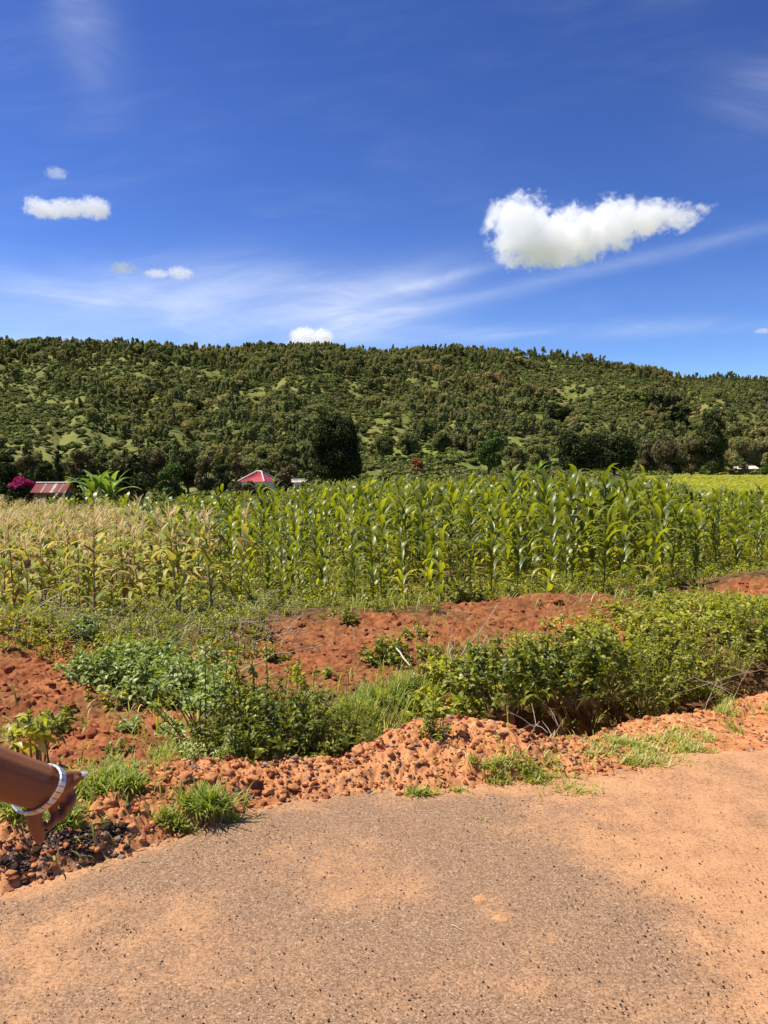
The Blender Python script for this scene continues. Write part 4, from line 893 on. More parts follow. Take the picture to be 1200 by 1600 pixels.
bush('seedling', -1.62, 4.75, .10, .10, 'broad leaved seedling on the dug soil left of the bean-like patch', 'plant', n=10, lps=8, leaf=.065, seed=159, tint=.5, mat=m_weed_pale)
bush('seedling', -1.30, 4.62, .10, .08, 'broad leaved seedling on the dug soil below the bean-like patch', 'plant', n=8, lps=8, leaf=.06, seed=160, tint=.55, mat=m_weed_pale)
bush('seedling', -1.48, 4.15, .11, .08, 'dark seedling on the dug soil just above the left grass strip', 'plant', n=10, lps=8, leaf=.05, seed=161, tint=.4)
bush('broad_leaved_plant', -1.72, 3.72, .21, .30, 'broad leaved yellow-green plant behind the forearm at the left edge', 'plant', n=10, lps=9, leaf=.10, T=LEAF_B, seed=162, tint=.6, bare=.4, stem=.007)
bush('slender_weed', 0.27, 4.02, .10, .14, 'small slender weed with one tall shoot on the orange soil', 'weed', n=18, lps=14, leaf=.045, T=LEAF_N, seed=163, tint=.5)
bush('slender_weed', 0.27, 4.05, .02, .34, 'tall single shoot rising from the small weed on the orange soil', 'weed', n=2, lps=34, leaf=.045, T=LEAF_N, seed=164, tint=.55, bare=.1)
for i, (x, y, lb) in enumerate([(-2.9, 8.1, 'bluish leafy weed at the foot of the first withered maize'), (-1.25, 8.35, 'dark leafy weed by the corner of the two maize fields'), (0.95, 8.55, 'leafy weed at the foot of the front maize in the middle'), (3.15, 9.0, 'dark leafy weed between the soil ridge and the right mound')]):
    bush('field_weed', x, y, .28, .26, lb, 'weed', n=30, lps=14, leaf=.07, seed=170 + i, tint=.45)

# ---------------------------------------------------------------- grass
def blades(acc, P, rng, L=0.12, wd=0.006, tint=0.45, tvar=0.15, flat=0.6):
    T = []
    for k in range(10):
        a = Acc(); maize_leaf(a, (0, 0, 0), 0.0, 1.0, wd / max(L, .01), R(rng.uniform(35, 85)), R(rng.uniform(20, 110)), 3, 0, 0.5, None, 0, True); T.append(a.tpl())
    sel = rng.integers(0, 10, len(P)); rt = rng.uniform(0, 6.28, len(P)); s_ = L * rng.uniform(0.5, 1.3, len(P)); tv = np.clip(tint + rng.normal(0, tvar, len(P)), 0, 1)
    for k in range(10):
        m_ = sel == k; acc.inst(T[k], P[m_], rotz(rt[m_]), s_[m_], tv[m_], 0.35)
def tuft_pts(rng, x, y, sx, sy, n, wob=0.35):
    a = rng.uniform(0, 6.28, n); r_ = np.where(rng.random(n) < .6, np.sqrt(rng.random(n)) * .85, np.abs(rng.normal(0, .8, n))) * (1 + wob * np.sin(a * 3 + rng.uniform(0, 6))) ; xx = x + np.cos(a) * r_ * sx; yy = y + np.sin(a) * r_ * sy
    k = rng.random(n) < np.clip(0.55 + fbm(xx * 9, yy * 9, 2, int(rng.integers(99))) * 1.6, 0.05, 1); return xx[k], yy[k]
def grass_patches():
    rng = np.random.default_rng(31); A = Acc()
    # px, py, rx, ry, blades, length, tint
    L = [(60, 1275, 80, 26, 2200, .085, .5), (190, 1228, 100, 20, 3000, .085, .52), (270, 1190, 50, 20, 1200, .085, .52), (150, 1200, 50, 14, 700, .07, .55), (590, 1105, 62, 26, 2400, .15, .5), (560, 1130, 40, 22, 1000, .15, .52), (640, 1085, 40, 16, 900, .16, .45),
         (840, 1215, 95, 28, 3600, .055, .68), (790, 1200, 60, 14, 1300, .055, .7), (900, 1245, 40, 12, 700, .07, .7), (975, 1165, 95, 15, 2400, .055, .68), (1080, 1165, 80, 26, 2200, .055, .72), (1000, 1190, 150, 12, 1500, .05, .75),
         (1090, 1085, 60, 15, 2200, .08, .6), (1150, 1110, 50, 12, 600, .08, .6), (1030, 1092, 30, 9, 600, .09, .5), (860, 1150, 60, 6, 400, .07, .7), (270, 1290, 30, 10, 500, .06, .65), (370, 1290, 24, 9, 300, .05, .65)]
    for px, py, rx, ry, n, ln, ti in L:
        cx, cy, sx, sy = ell(px, py, rx, ry); x, y = tuft_pts(rng, cx, cy, sx, sy, n); blades(A, np.stack([x, y, Hd(x, y) - .005], -1), rng, ln, .0065, ti)
    # sparse blades over banks and field edge
    n = 16000; y = rng.uniform(4.0, 11, n); x = rng.uniform(-0.56, 0.56, n) * y; Lp = np.interp(x, DL_X, DL_Y); d = np.clip(fbm(x * 1.5, y * 1.5, 3, 12) * 1.6 + 0.55, 0.04, 1) * (1 - 0.92 * bare_mask(x, y)); k = (rng.random(n) < d) & (y > Lp + .2)
    x, y = x[k], y[k]; blades(A, np.stack([x, y, Hd(x, y) - .005], -1), rng, .17, .008, .55, .2)
    tag(A.build('grass', m_grass, smooth=True), kind='stuff')
    # single tufts
    for i, (px, py, rx, ry, n, ln, ti, lb) in enumerate([(325, 1272, 52, 17, 800, .125, .5, 'big grass tuft at the asphalt edge, left of the middle'), (652, 1246, 28, 7, 320, .05, .66, 'flat grass tuft on the asphalt below the slender weed'), (712, 1240, 22, 4, 140, .04, .6, 'thin strip of grass just right of the flat tuft'),
                                                         (682, 1282, 11, 9, 120, .045, .62, 'tiny upright grass tuft in the middle of the asphalt edge'), (640, 1284, 18, 4, 90, .035, .75, 'dry flat grass scrap left of the tiny upright tuft'), (780, 1298, 30, 8, 420, .055, .66, 'yellow-green flat tuft out on the asphalt'),
                                                         (843, 1280, 8, 6, 60, .05, .6, 'lone runner of grass below the right grass patch'), (1143, 1137, 12, 7, 120, .07, .5, 'small tuft on the right orange margin')]):
        cx, cy, sx, sy = ell(px, py, rx, ry); root = empty('grass_tuft', (cx, cy, float(Hd(np.array([cx]), np.array([cy]))[0]))); tag(root, lb, 'grass tuft')
        x, y = tuft_pts(rng, 0, 0, sx, sy, n, .2); r_ = np.hypot(x / sx, y / sy); P = np.stack([x, y, 0 * x - .004], -1); a = Acc(); blades(a, P, rng, ln * 1.0, .0065, ti)
        a.build('blades', m_grass, root)
grass_patches()

def small_weeds():
    """ground cover nobody could count: weeds under and in front of the maize"""
    rng = np.random.default_rng(33); T = []
    for k in range(8):
        st, lv = stems_and_leaves(rng, 6, .11, rng.uniform(.09, .2), 5, .055, [LEAF_S, LEAF_S, LEAF_N, LEAF_S][k % 4], base=.3, tvar=.12, tint=.5, stem=.003); a = Acc()
        V, F, M, TT = st.tpl(); a.add(V, F[4], 1, TT); V, F, M, TT = lv.tpl(); a.add(V, F[4], 0, TT); T.append(a.tpl())
    n = 24000; y = rng.uniform(5.2, 26, n) ; y = 5.2 + (y - 5.2) ** 1.0; x = rng.uniform(-0.56, 0.56, n) * y
    fr = y - front_y(x); bx = np.interp(y, BND_Y, BND_X); Lp = np.interp(x, DL_X, DL_Y)
    d = np.where(fr > 0, 0.75, 0.55) * np.clip(0.7 + fbm(x * 1.1, y * 1.1, 3, 14) * 1.2, 0.08, 1); d = np.where(fr < 0, d * 0.34 * (1 - 0.97 * sstep(.05, .5, bare_mask(x, y))), d)
    d = np.where((fr > -.5) & (fr < 1.2), d * 1.1, d); d = np.where((fr > -1.7) & (x < bx + .2), np.maximum(d, .75), d); d *= np.interp(y, [5, 10, 26], [1, 1, 0.6])
    k = (rng.random(n) < d) & (y > Lp + 0.8); x, y = x[k], y[k]; z = Hd(x, y); yel = np.where(x < np.interp(y, BND_Y, BND_X), 0.10, 0.0) + fbm(x * .7, y * .7, 2, 19) * .12
    A = Acc(); sel = rng.integers(0, 8, len(x)); s_ = rng.uniform(.6, 1.5, len(x)) * np.where(y < front_y(x), .72, 1); 
    for k in range(8):
        m_ = sel == k; A.inst(T[k], np.stack([x[m_], y[m_], z[m_]], -1), rotz(rng.uniform(0, 6, m_.sum())), s_[m_], (0.54 + yel + rng.normal(0, .06, len(x)))[m_])
    tag(A.build('ground_weeds', [m_weed, m_stem]), kind='stuff')
    # tangle of straw in front of the withered maize
    A = Acc(); n = 900; y = rng.uniform(6.6, 9.6, n); x = rng.uniform(-0.5, -0.12, n) * y; z = Hd(x, y)
    for i in range(n):
        az = rng.uniform(0, 6.28); L = rng.uniform(.15, .6); e = rng.uniform(.1, .9); t = np.linspace(0, 1, 4); b = rng.normal(0, .1)
        tube(A, np.stack([x[i] + np.cos(az + b * t) * L * t * math.cos(e), y[i] + np.sin(az + b * t) * L * t * math.cos(e), z[i] + L * t * math.sin(e) - .2 * L * t * t], -1), .0022, 3, 0, rng.uniform(.1, .8), False)
    tag(A.build('straw', m_dead), kind='stuff')
small_weeds()

# ---------------------------------------------------------------- sticks, clods, stones
def stick(name, P, rad, label, mat, cat='stick', tint=.5, twigs=0, seed=1):
    rng = np.random.default_rng(seed); P = np.asarray(P, float); a = Acc(); c = P.mean(0); o_ = empty(name, c) if False else None
    t = np.linspace(0, 1, 9); Q = np.stack([np.interp(t, np.linspace(0, 1, len(P)), P[:, k]) for k in range(3)], -1) - c; Q[1:-1] += rng.normal(0, rad * .8, (7, 3))
    tube(a, Q, np.linspace(rad, rad * .6, 9), 5, 0, tint)
    for _ in range(twigs):
        k = int(rng.integers(2, 7)); d = rng.normal(0, 1, 3); d[2] = abs(d[2]); d /= np.linalg.norm(d); L = rng.uniform(.08, .25); tube(a, [Q[k], Q[k] + d * L * .5 + [0, 0, .01], Q[k] + d * L], [rad * .5, rad * .4, rad * .2], 4, 0, tint)
    o = a.build(name, mat); o.location = c; tag(o, label, cat); return o
def g3(x, y, dz): return (x, y, float(H0(x, y)) + dz)
stick('dead_stalk', [g3(.10, 6.15, .20), g3(.22, 5.95, .10), g3(.27, 5.85, .02)], .009, 'pale flat stalk lying across the small bush on the bank', m_dead, tint=.95)
stick('dead_stalk', [g3(.62, 6.35, .05), g3(.80, 6.45, .22), g3(1.02, 6.75, .42)], .006, 'long slanting dry stalk at the left top of the hedge', m_dead, tint=.45, seed=2)
stick('dead_stalk', [g3(.52, 5.9, .15), g3(.53, 5.92, .42)], .007, 'short upright pale stalk at the left of the hedge', m_dead, tint=.9, seed=3)
stick('dead_stalk', [g3(-1.0, 5.3, .26), g3(-.8, 5.5, .34), g3(-.45, 5.9, .3)], .006, 'thin arched dry stalk reaching over the bare bank', m_dead, tint=.5, seed=4)
stick('dead_stalk', [g3(-1.55, 7.4, .05), g3(-1.2, 7.2, .12), g3(-.9, 7.3, .1)], .008, 'grey stick lying in the weeds before the withered maize', m_branch, tint=.5, seed=5)
for i, (P, lb) in enumerate([([g3(1.9, 5.45, .40), g3(2.25, 5.5, .42), g3(2.5, 5.45, .12)], 'bent pale twig arching over the right of the hedge'), ([g3(2.35, 5.5, .38), g3(2.5, 5.4, .05)], 'pale dry twig slanting to the orange soil at the right'),
                             ([g3(2.5, 5.65, .34), g3(2.38, 5.55, .2), g3(2.28, 5.5, .0)], 'crossed dry twig below the arching one'), ([g3(1.75, 5.2, .16), g3(1.95, 5.2, .10)], 'short pale twig at the hedge foot'), ([g3(2.1, 5.5, .30), g3(2.6, 5.6, .34), g3(2.85, 5.7, .3)], 'long thin horizontal twig in the right of the hedge'),
                             ([g3(2.75, 5.9, .1), g3(2.85, 5.8, .45)], 'thin upright straw at the right of the hedge')]):
    stick('dry_twig', P, .0032, lb, m_dead, 'twig', .45, 2, 20 + i)
for i, (P, lb) in enumerate([([(.98, 4.46, -.12), (1.02, 4.40, .05), (.98, 4.38, .12)], 'forked grey twig standing at the near lip of the black hollow'), ([(.86, 4.42, .0), (.90, 4.36, .10)], 'thin pale twig at the left of the black hollow')]):
    stick('dry_twig', P, .004, lb, m_dead, 'twig', .6, 4, 30 + i)

def rock_tpl(rng, sub=2, rough=0.35):
    V, F = (ICO2 if sub == 2 else ICO1 if sub == 1 else ICO3); V = V.copy(); s = rng.uniform(0, 50, 3)
    n = fbm(V[:, 0] * 1.6 + s[0], V[:, 1] * 1.6 + V[:, 2] * 1.9 + s[1], 3, 7); n2 = fbm(V[:, 2] * 5 + s[2], V[:, 0] * 5 + V[:, 1] * 4 + s[0], 2, 9)
    V = V * (1 + rough * 1.6 * n + rough * .6 * n2)[:, None] * np.array([1, rng.uniform(.65, 1), rng.uniform(.5, .8)])
    a = Acc(); a.add(V, F); return a.tpl()
def soilmat(name, c0, c1, c2):
    m, nt, p, out = newmat(name); pos = geo_pos(nt); t = attr(nt); n = noise(nt, pos, 30, 5, .65); n2 = noise(nt, pos, 140, 4, .7)
    nt.links.new(ramp(nt, n * .45 + n2 * .25 + t * .3, [(0.3, c0), (0.5, c1), (0.68, c2)]), p.inputs['Base Color']); p.inputs['Roughness'].default_value = .95; p.inputs['Specular IOR Level'].default_value = .1
    bump(nt, p, n * .5 + n2 * .5, .9, .008); return m
m_clod = soilmat('clod_soil', (.24, .085, .03), (.48, .20, .076), (.60, .33, .16)); m_rclod = soilmat('red_clod_soil', (.12, .035, .017), (.28, .085, .037), (.40, .14, .065))
m_tarl = soilmat('asphalt_lump', (.014, .009, .007), (.050, .030, .020), (.15, .085, .05)); m_peb = soilmat('pebble_stone', (.05, .035, .03), (.20, .13, .10), (.45, .34, .27))
def clods():
    rng = np.random.default_rng(41); T = [rock_tpl(rng, 2, .4) for _ in range(8)]; TM = {}; ROWS = {}
    def single(name, x, y, s, mat, label, cat, group, sink=.3, sub=None):
        k = int(rng.integers(0, 8)); key = (k, mat.name)
        if key not in TM:
            a = Acc(); a.inst(rock_tpl(np.random.default_rng(k + 60), 3, .42), np.zeros((1, 3))); TM[key] = a.mesh(name, mat)
        o = bpy.data.objects.new(name, TM[key]); COL.objects.link(o); z = float(Hd(np.array([x]), np.array([y]))[0]); o.location = (x, y, z + s * (.5 - sink)); o.rotation_euler = (rng.uniform(-.5, .5), rng.uniform(-.5, .5), rng.uniform(0, 6.28)); o.scale = (s, s, s * rng.uniform(.7, 1)); tag(o, label, cat, group); ROWS.setdefault(label, []).append(o)
    # berm clods at the ditch lip (photo pixels -> places)
    big = [(790, 1125, .085), (825, 1140, .05), (700, 1105, .07), (680, 1112, .06), (715, 1118, .045), (650, 1125, .05), (600, 1135, .05), (770, 1145, .045), (745, 1160, .04), (575, 1150, .05), (640, 1165, .035), (690, 1140, .04), (740, 1130, .05), (560, 1175, .04),
           (1160, 1082, .035), (1040, 1120, .035), (1010, 1128, .03), (1090, 1112, .03), (820, 1155, .04), (850, 1148, .03), (800, 1170, .03), (720, 1150, .045), (660, 1195, .03), (610, 1180, .035), (1105, 1102, .025)]
    for px, py, s in big:
        p_ = hit(px, py); single('soil_clod', p_[0], p_[1], s * .8, m_clod, 'crumbly orange soil clod on the berm beside the ditch', 'clod', 'orange soil clods on the berm')
    for px, py, s in [(240, 1235, .05), (260, 1215, .05), (215, 1250, .04), (330, 1225, .055), (355, 1215, .05), (395, 1225, .05), (290, 1225, .045), (420, 1240, .035), (170, 1262, .04), (120, 1290, .04), (460, 1235, .04)]:
        p_ = hit(px, py); single('soil_clod', p_[0], p_[1], s * .8, m_clod, 'orange soil clod on the heap between the left grass and the asphalt', 'clod', 'orange soil clods by the left grass')
    for px, py, s in [(20, 1015, .06), (45, 1030, .05), (15, 1045, .05), (70, 1120, .045), (110, 1110, .05), (140, 1150, .05), (155, 1165, .04), (200, 1140, .045), (100, 1180, .045), (85, 1165, .04), (250, 1120, .04), (230, 1150, .03), (470, 980, .05), (500, 1000, .04), (455, 1020, .04), (640, 1000, .04), (870, 945, .06), (800, 985, .04), (545, 1040, .035), (420, 990, .05)]:
        p_ = hit(px, py); single('soil_clod', p_[0], p_[1], s * .85, m_rclod, 'dark red-brown clod on the dug bank below the field', 'clod', 'red-brown clods on the dug bank')
    for px, py, s in [(143, 1308, .034), (193, 1300, .028), (165, 1310, .026), (197, 1328, .020), (22, 1362, .028), (8, 1350, .03), (60, 1338, .026), (100, 1310, .024), (78, 1372, .018), (40, 1380, .02)]:
        p_ = hit(px, py); single('asphalt_lump', p_[0], p_[1], s * .75, m_tarl, 'black broken asphalt lump in the dark rubble below the hand', 'asphalt lump', 'black asphalt lumps below the hand')
    for px, py, s in [(104, 1393, .011), (200, 1410, .011), (321, 1367, .007), (279, 1370, .007), (459, 1318, .010), (512, 1320, .007), (386, 1340, .008), (617, 1374, .006), (735, 1338, .009), (648, 1342, .006), (345, 1355, .007), (343, 1448, .009), (260, 1400, .007), (52, 1463, .009), (1010, 1265, .012), (945, 1320, .007), (870, 1315, .007), (980, 1342, .006), (1175, 1250, .012), (1176, 1377, .008), (1008, 1455, .013), (1145, 1445, .008)]:
        p_ = hit(px, py); single('dark_pebble', p_[0], p_[1], s, m_tarl, 'small black pebble lying loose on the dusty asphalt', 'pebble', 'loose dark pebbles on the asphalt', .2)
    for lb, fmt in (('crumbly orange soil clod on the berm', '%s orange soil clod from the left on the berm beside the ditch'), ('orange soil clod on the heap', '%s orange soil clod from the left between the left grass and the asphalt'),
                    ('dark red-brown clod', '%s red-brown clod from the left on the dug bank below the field'), ('black broken', '%s black asphalt lump from the left in the rubble below the hand'), ('small black pebble', '%s black pebble from the left lying loose on the asphalt')):
        name_in_order([o for k, v in ROWS.items() if k.startswith(lb) for o in v], fmt)
    # crumbs nobody could count
    def crumbs(name, mats, n, fn, smin, smax, tmean=.5):
        x, y = fn(n); z = Hd(x, y) if name != 'gravel' else np.where(y < road_edge(x) + .1, .006, Hd(x, y)); A = Acc(); sel = rng.integers(0, 8, len(x)); s = smin * (smax / smin) ** (rng.random(len(x)) ** 2.2)
        TT = [rock_tpl(np.random.default_rng(k + 80), 1, .4) for k in range(8)]; mt = rng.integers(0, len(mats), len(x)); rt = rng.uniform(0, 6.28, len(x)); tv = rng.uniform(.1, .9, len(x))
        for k in range(8):
            for j in range(len(mats)):
                m_ = (sel == k) & (mt == j); A.inst(TT[k], np.stack([x[m_], y[m_], z[m_] + s[m_] * .25], -1), rotz(rt[m_]), s[m_], tv[m_], 1, j)
        tag(A.build(name, mats, smooth=False), kind='stuff')
    def f1(n):
        x = rng.uniform(-2.6, 3.6, n); e = road_edge(x); L = np.interp(x, DL_X, DL_Y); t = rng.random(n); y = e + (L - e) * t - rng.exponential(.06, n) * (t < .3); k = rng.random(n) < np.interp(x, [0, 1, 3], [1, .7, .35]); return x[k], y[k]
    def f2(n):
        y = rng.uniform(4, 10, n); x = rng.uniform(-.55, .55, n) * y; k = (rng.random(n) < bare_mask(x, y)) & (y > np.interp(x, DL_X, DL_Y) + .3); return x[k], y[k]
    def f3(n):
        y = rng.uniform(2.0, 4.1, n); x = rng.uniform(-.6, .6, n) * y; k = (y < road_edge(x) + .1) & (rng.random(n) < .35 + .65 * sstep(-.2, .4, fbm(x * 2, y * 2, 3, 44))); return x[k], y[k]
    def f4(n):
        c = [ell(105, 1322, 85, 30), ell(30, 1350, 50, 28), ell(175, 1305, 28, 14)]; j = rng.integers(0, 3, n); c = np.array(c)[j]; a = rng.uniform(0, 6.28, n); r_ = np.abs(rng.normal(0, .55, n)); return c[:, 0] + np.cos(a) * r_ * c[:, 2], c[:, 1] + np.sin(a) * r_ * c[:, 3]
    crumbs('soil_crumbs', [m_clod] * 6 + [m_rclod] * 3 + [m_peb], 18000, f1, .0025, .020); crumbs('red_soil_crumbs', [m_rclod], 5000, f2, .008, .035)
    crumbs('gravel', [m_peb, m_peb, m_tarl, m_clod], 9000, f3, .0014, .0045); crumbs('asphalt_rubble', [m_tarl, m_tarl, m_tarl, m_peb], 2600, f4, .0025, .011)
clods()
p_ = hit(715, 1468); stick('white_straw', [(p_[0] - .02, p_[1] + .018, .008), (p_[0], p_[1], .010), (p_[0] + .022, p_[1] - .012, .006)], .0014, 'short white straw lying on the asphalt near the bottom', m_dead, 'straw', 1.0, 0, 50)
p_ = hit(708, 1574); stick('white_straw', [(p_[0] - .012, p_[1] + .012, .008), (p_[0] + .012, p_[1] - .01, .006)], .001, 'second smaller straw at the bottom edge of the asphalt', m_dead, 'straw', .8, 0, 51)
p_ = hit(230, 1322); stick('dry_root', [(p_[0] - .06, p_[1] + .03, .02), (p_[0], p_[1], .022), (p_[0] + .07, p_[1] - .01, .012)], .0016, 'thin dry root at the edge of the asphalt left of the big tuft', m_dead, 'root', .4, 2, 52)
p_ = hit(338, 1316); stick('tuft_shadow_bit', [(p_[0] - .015, p_[1] + .03, .01), (p_[0] + .01, p_[1] - .02, .01)], .003, 'black branched bit on the asphalt standing in for the shadow of the big grass tuft', m_bark, 'twig', .4, 4, 53)  # black branched piece put in for the shadow of the big grass tuft
m_pat = soilmat('dried_dirt', (.36, .17, .07), (.50, .26, .12), (.60, .35, .17))
def dirt_pat(px, py, s, label, seed):
    rng = np.random.default_rng(seed); p_ = hit(px, py); n = 24; a = Acc(); V = []
    for k, (f, z) in enumerate(((1.0, .0), (.85, .002), (.5, .004), (.05, .005))):
        an = np.arange(n) * 2 * np.pi / n; r_ = s * f * (1 + .35 * fbm(np.cos(an) * 2 + seed, np.sin(an) * 2, 3, seed)); V.append(np.stack([np.cos(an) * r_ * 1.3, np.sin(an) * r_, 0 * an + z + rng.normal(0, .0010, n)], -1))
    a.add(np.concatenate(V), grid_faces(4, n, True)); a.add(np.vstack([V[3], [[0, 0, .005]]]), [[i, (i + 1) % n, n] for i in range(n)])
    o = a.build('dirt_pat', m_pat); o.location = (p_[0], p_[1], .004); tag(o, label, 'dirt')
dirt_pat(750, 1420, .020, 'cracked yellowish pat of dried dirt on the asphalt', 1); dirt_pat(783, 1449, .022, 'flat orange pat of dried dirt below the cracked one', 2)

# ================================================================ houses
def sheetmat(name, c0, c1, rough=0.5, metal=0.0, sc_=3.0):
    m, nt, p, out = newmat(name); pos = geo_pos(nt); n = noise(nt, pos, sc_, 6, .65)
    nt.links.new(mixc(nt, ramp01(n, .38, .62), c0, c1), p.inputs['Base Color']); p.inputs['Roughness'].default_value = rough; p.inputs['Metallic'].default_value = metal; return m
m_rustroof = sheetmat('rusty_red_sheet', (.30, .055, .03), (.22, .06, .035), .6); m_pink = sheetmat('pink_red_sheet', (.58, .075, .10), (.48, .07, .085), .5)
m_pale = sheetmat('pale_sheet', (.62, .56, .50), (.45, .38, .33), .5); m_white = sheetmat('white_wall', (.72, .70, .66), (.6, .57, .52), .8); m_wallb = sheetmat('mud_wall', (.28, .16, .10), (.20, .11, .07), .9); m_hole = plain('dark_opening', (.02, .018, .016), .4)
def boxv(a, c, s, mat=0):
    c = np.array(c); s = np.array(s) / 2; V = [c + s * np.array(k) for k in [(-1, -1, -1), (1, -1, -1), (1, 1, -1), (-1, 1, -1), (-1, -1, 1), (1, -1, 1), (1, 1, 1), (-1, 1, 1)]]
    a.add(V, [(0, 3, 2, 1), (4, 5, 6, 7), (0, 1, 5, 4), (1, 2, 6, 5), (2, 3, 7, 6), (3, 0, 4, 7)], mat)
def sheet_slope(a, x0, x1, y0, z0, y1, z1, cor=0.08, th=0.02, mat=0, trim0=0.0, trim1=0.0):
    n = max(8, int((x1 - x0) / cor * 4)); t = np.linspace(0, 1, n); h = 0.014 * np.sin(t * (x1 - x0) / cor * 2 * np.pi)
    low = np.stack([x0 + (x1 - x0) * t, np.full(n, y0), z0 + h], -1); up = np.stack([x0 + trim0 + (x1 - x0 - trim0 - trim1) * t, np.full(n, y1), z1 + h], -1)
    V = np.concatenate([low, up, low - [0, 0, th], up - [0, 0, th]]); a.add(V[:2 * n], grid_faces(2, n), mat); a.add(V[2 * n:], grid_faces(2, n)[:, ::-1], mat)
    f = [[i, i + 1, 2 * n + i + 1, 2 * n + i] for i in range(n - 1)]; a.add(V, f, mat)
def house(name, px, depth, w_, d_, wall_h, roof_h, roof_top_py, roofm, wallm, label, rz=0.0, hip=0.0, stripes=()):
    b = at(px, depth); dd = _dir(px, roof_top_py); top = CAM_H + dd[2] / dd[1] * depth; base = top - roof_h - wall_h; root = empty(name, (b[0], b[1], base), rz); tag(root, label, 'house')
    a = Acc(); boxv(a, (0, 0, wall_h / 2 - .5), (w_ - .5, d_ - .5, wall_h + 1)); 
    for s in ((-1, 1) if hip == 0 else ()):
        x = s * (w_ - .5) / 2; a.add([(x, -(d_ - .5) / 2, wall_h), (x, (d_ - .5) / 2, wall_h), (x, 0, wall_h + roof_h * .9)], [(0, 1, 2)])
    wl = a.build('wall', wallm, root, smooth=False)
    r_ = Acc(); sheet_slope(r_, -w_ / 2, w_ / 2, -d_ / 2, wall_h, 0, wall_h + roof_h, trim0=hip, trim1=hip); sheet_slope(r_, -w_ / 2, w_ / 2, d_ / 2, wall_h, 0, wall_h + roof_h, trim0=hip, trim1=hip)
    if hip:
        for s in (-1, 1): r_.add([(s * w_ / 2, -d_ / 2, wall_h), (s * w_ / 2, d_ / 2, wall_h), (s * (w_ / 2 - hip), 0, wall_h + roof_h)], [(0, 1, 2)])
    rf = r_.build('roof', roofm, root, smooth=False)
    c = Acc(); tube(c, [(-w_ / 2 + hip, 0, wall_h + roof_h + .03), (w_ / 2 - hip, 0, wall_h + roof_h + .03)], .09, 6); 
    if hip:
        for s in (-1, 1):
            for q in (-1, 1): tube(c, [(s * (w_ / 2 - hip), 0, wall_h + roof_h + .03), (s * w_ / 2, q * d_ / 2, wall_h + .03)], .08, 6)
    c.build('ridge_cap', m_pale, rf)
    for x0, x1 in stripes:
        s = Acc(); sheet_slope(s, x0, x1, -d_ / 2 - .01, wall_h + .012, -.1, wall_h + roof_h * (1 - .2 / d_) + .012, th=.01); s.build('roof_sheet', m_pale, rf, smooth=False)
    for x in (-w_ * .28, w_ * .28):
        q = Acc(); boxv(q, (x, -(d_ - .5) / 2 - .02, wall_h * .55), (.8, .06, .8)); q.build('window', m_hole, wl, smooth=False)
    q = Acc(); boxv(q, (0, -(d_ - .5) / 2 - .02, wall_h * .4), (.85, .06, wall_h * .8)); q.build('door', m_wallb, wl, smooth=False)
    return root
house('farm_house', 84, 66, 2.9, 3.0, 2.1, .75, 755, m_rustroof, m_wallb, 'low house with a rusty red sheet roof at the left beside the magenta bush', R(4), stripes=((-.62, -.50), (.15, .38), (.85, .93)))
house('farm_house', 405, 72, 2.7, 3.2, 2.2, .9, 737, m_pink, m_white, 'house with a bright pink-red roof and white ridges behind the maize', R(-18), hip=1.1)
house('shed', 466, 76, 1.3, 1.6, 1.7, .2, 750, m_pale, m_white, 'small shed with a pale flat roof right of the pink roofed house', R(5))
house('hut', 1160, 190, 6.5, 4, 1.9, .7, 728, m_pale, m_wallb, 'pale roofed hut under the trees at the far edge of the pale field', R(8))
def crest_house():
    e = hit(1047, 590); root = house('white_house', 1047, 1, 9, 5, 3.0, 1.6, 600, m_pale, m_white, 'tiny white house among the tall trees on the right part of the ridge', R(10)); root.location = (e[0], e[1], e[2] + .3)
crest_house()

for i, (px, tp, wpx, dp, mt, lb) in enumerate([(388, 748, 34, 66, m_brown, 'low brownish shrub hiding the left wall of the pink roofed house'), (412, 751, 30, 65, m_green, 'low green shrub in front of the pink roofed house'), (440, 749, 30, 66, m_dark, 'dark shrub at the right corner of the pink roofed house'),
                                              (70, 765, 30, 60, m_dark, 'low dark shrub in front of the rusty roofed house, left'), (98, 766, 30, 60, m_dark, 'low dark shrub in front of the rusty roofed house, right'), (470, 752, 28, 68, m_green, 'low green shrub in front of the pale roofed shed')]):
    tree('garden_shrub', px, tp, wpx, dp, mt, lb, 'shrub', shape='round', tint=.5, trunk=0.0, n=12, seed=300 + i, lsize=.2)
# banana plants by the left house
m_banana = leafmat('banana_leaf', [(0.0, (.05, .10, .015)), (.5, (.14, .22, .03)), (1.0, (.32, .36, .08))], .3, (1.1, 1.2, .4), rough=.4, spec=.4, vary=.6)
def banana(px, depth, top, label, seed, n=9):
    rng = np.random.default_rng(seed); b = at(px, depth); dd = _dir(px, top); h = CAM_H + dd[2] / dd[1] * depth - b[2]; root = empty('banana_plant', b); tag(root, label, 'banana plant', 'banana plants by the left house')
    t = Acc(); hs = h * .5; tube(t, [(0, 0, -.2), (.03, 0, hs * .6), (0, .04, hs)], [.16, .12, .07], 8, 0, .4); t.build('stem', m_mstalk, root); l = Acc()
    for i in range(n): maize_leaf(l, (0, 0, hs * rng.uniform(.85, 1)), i * 2.4 + rng.normal(0, .2), h * rng.uniform(.5, .72), .45, R(rng.uniform(50, 85)), R(rng.uniform(50, 125)), 10, 0, rng.uniform(.3, .9), rng)
    l.build('leaves', m_banana, root)
banana(150, 58, 723, 'tall banana plant with arching pale leaves right of the red roof', 1, 11); banana(172, 60, 732, 'shorter banana plant just right of the tall one', 2); banana(136, 61, 738, 'small banana plant against the dark shrub at the red roof', 3, 7)
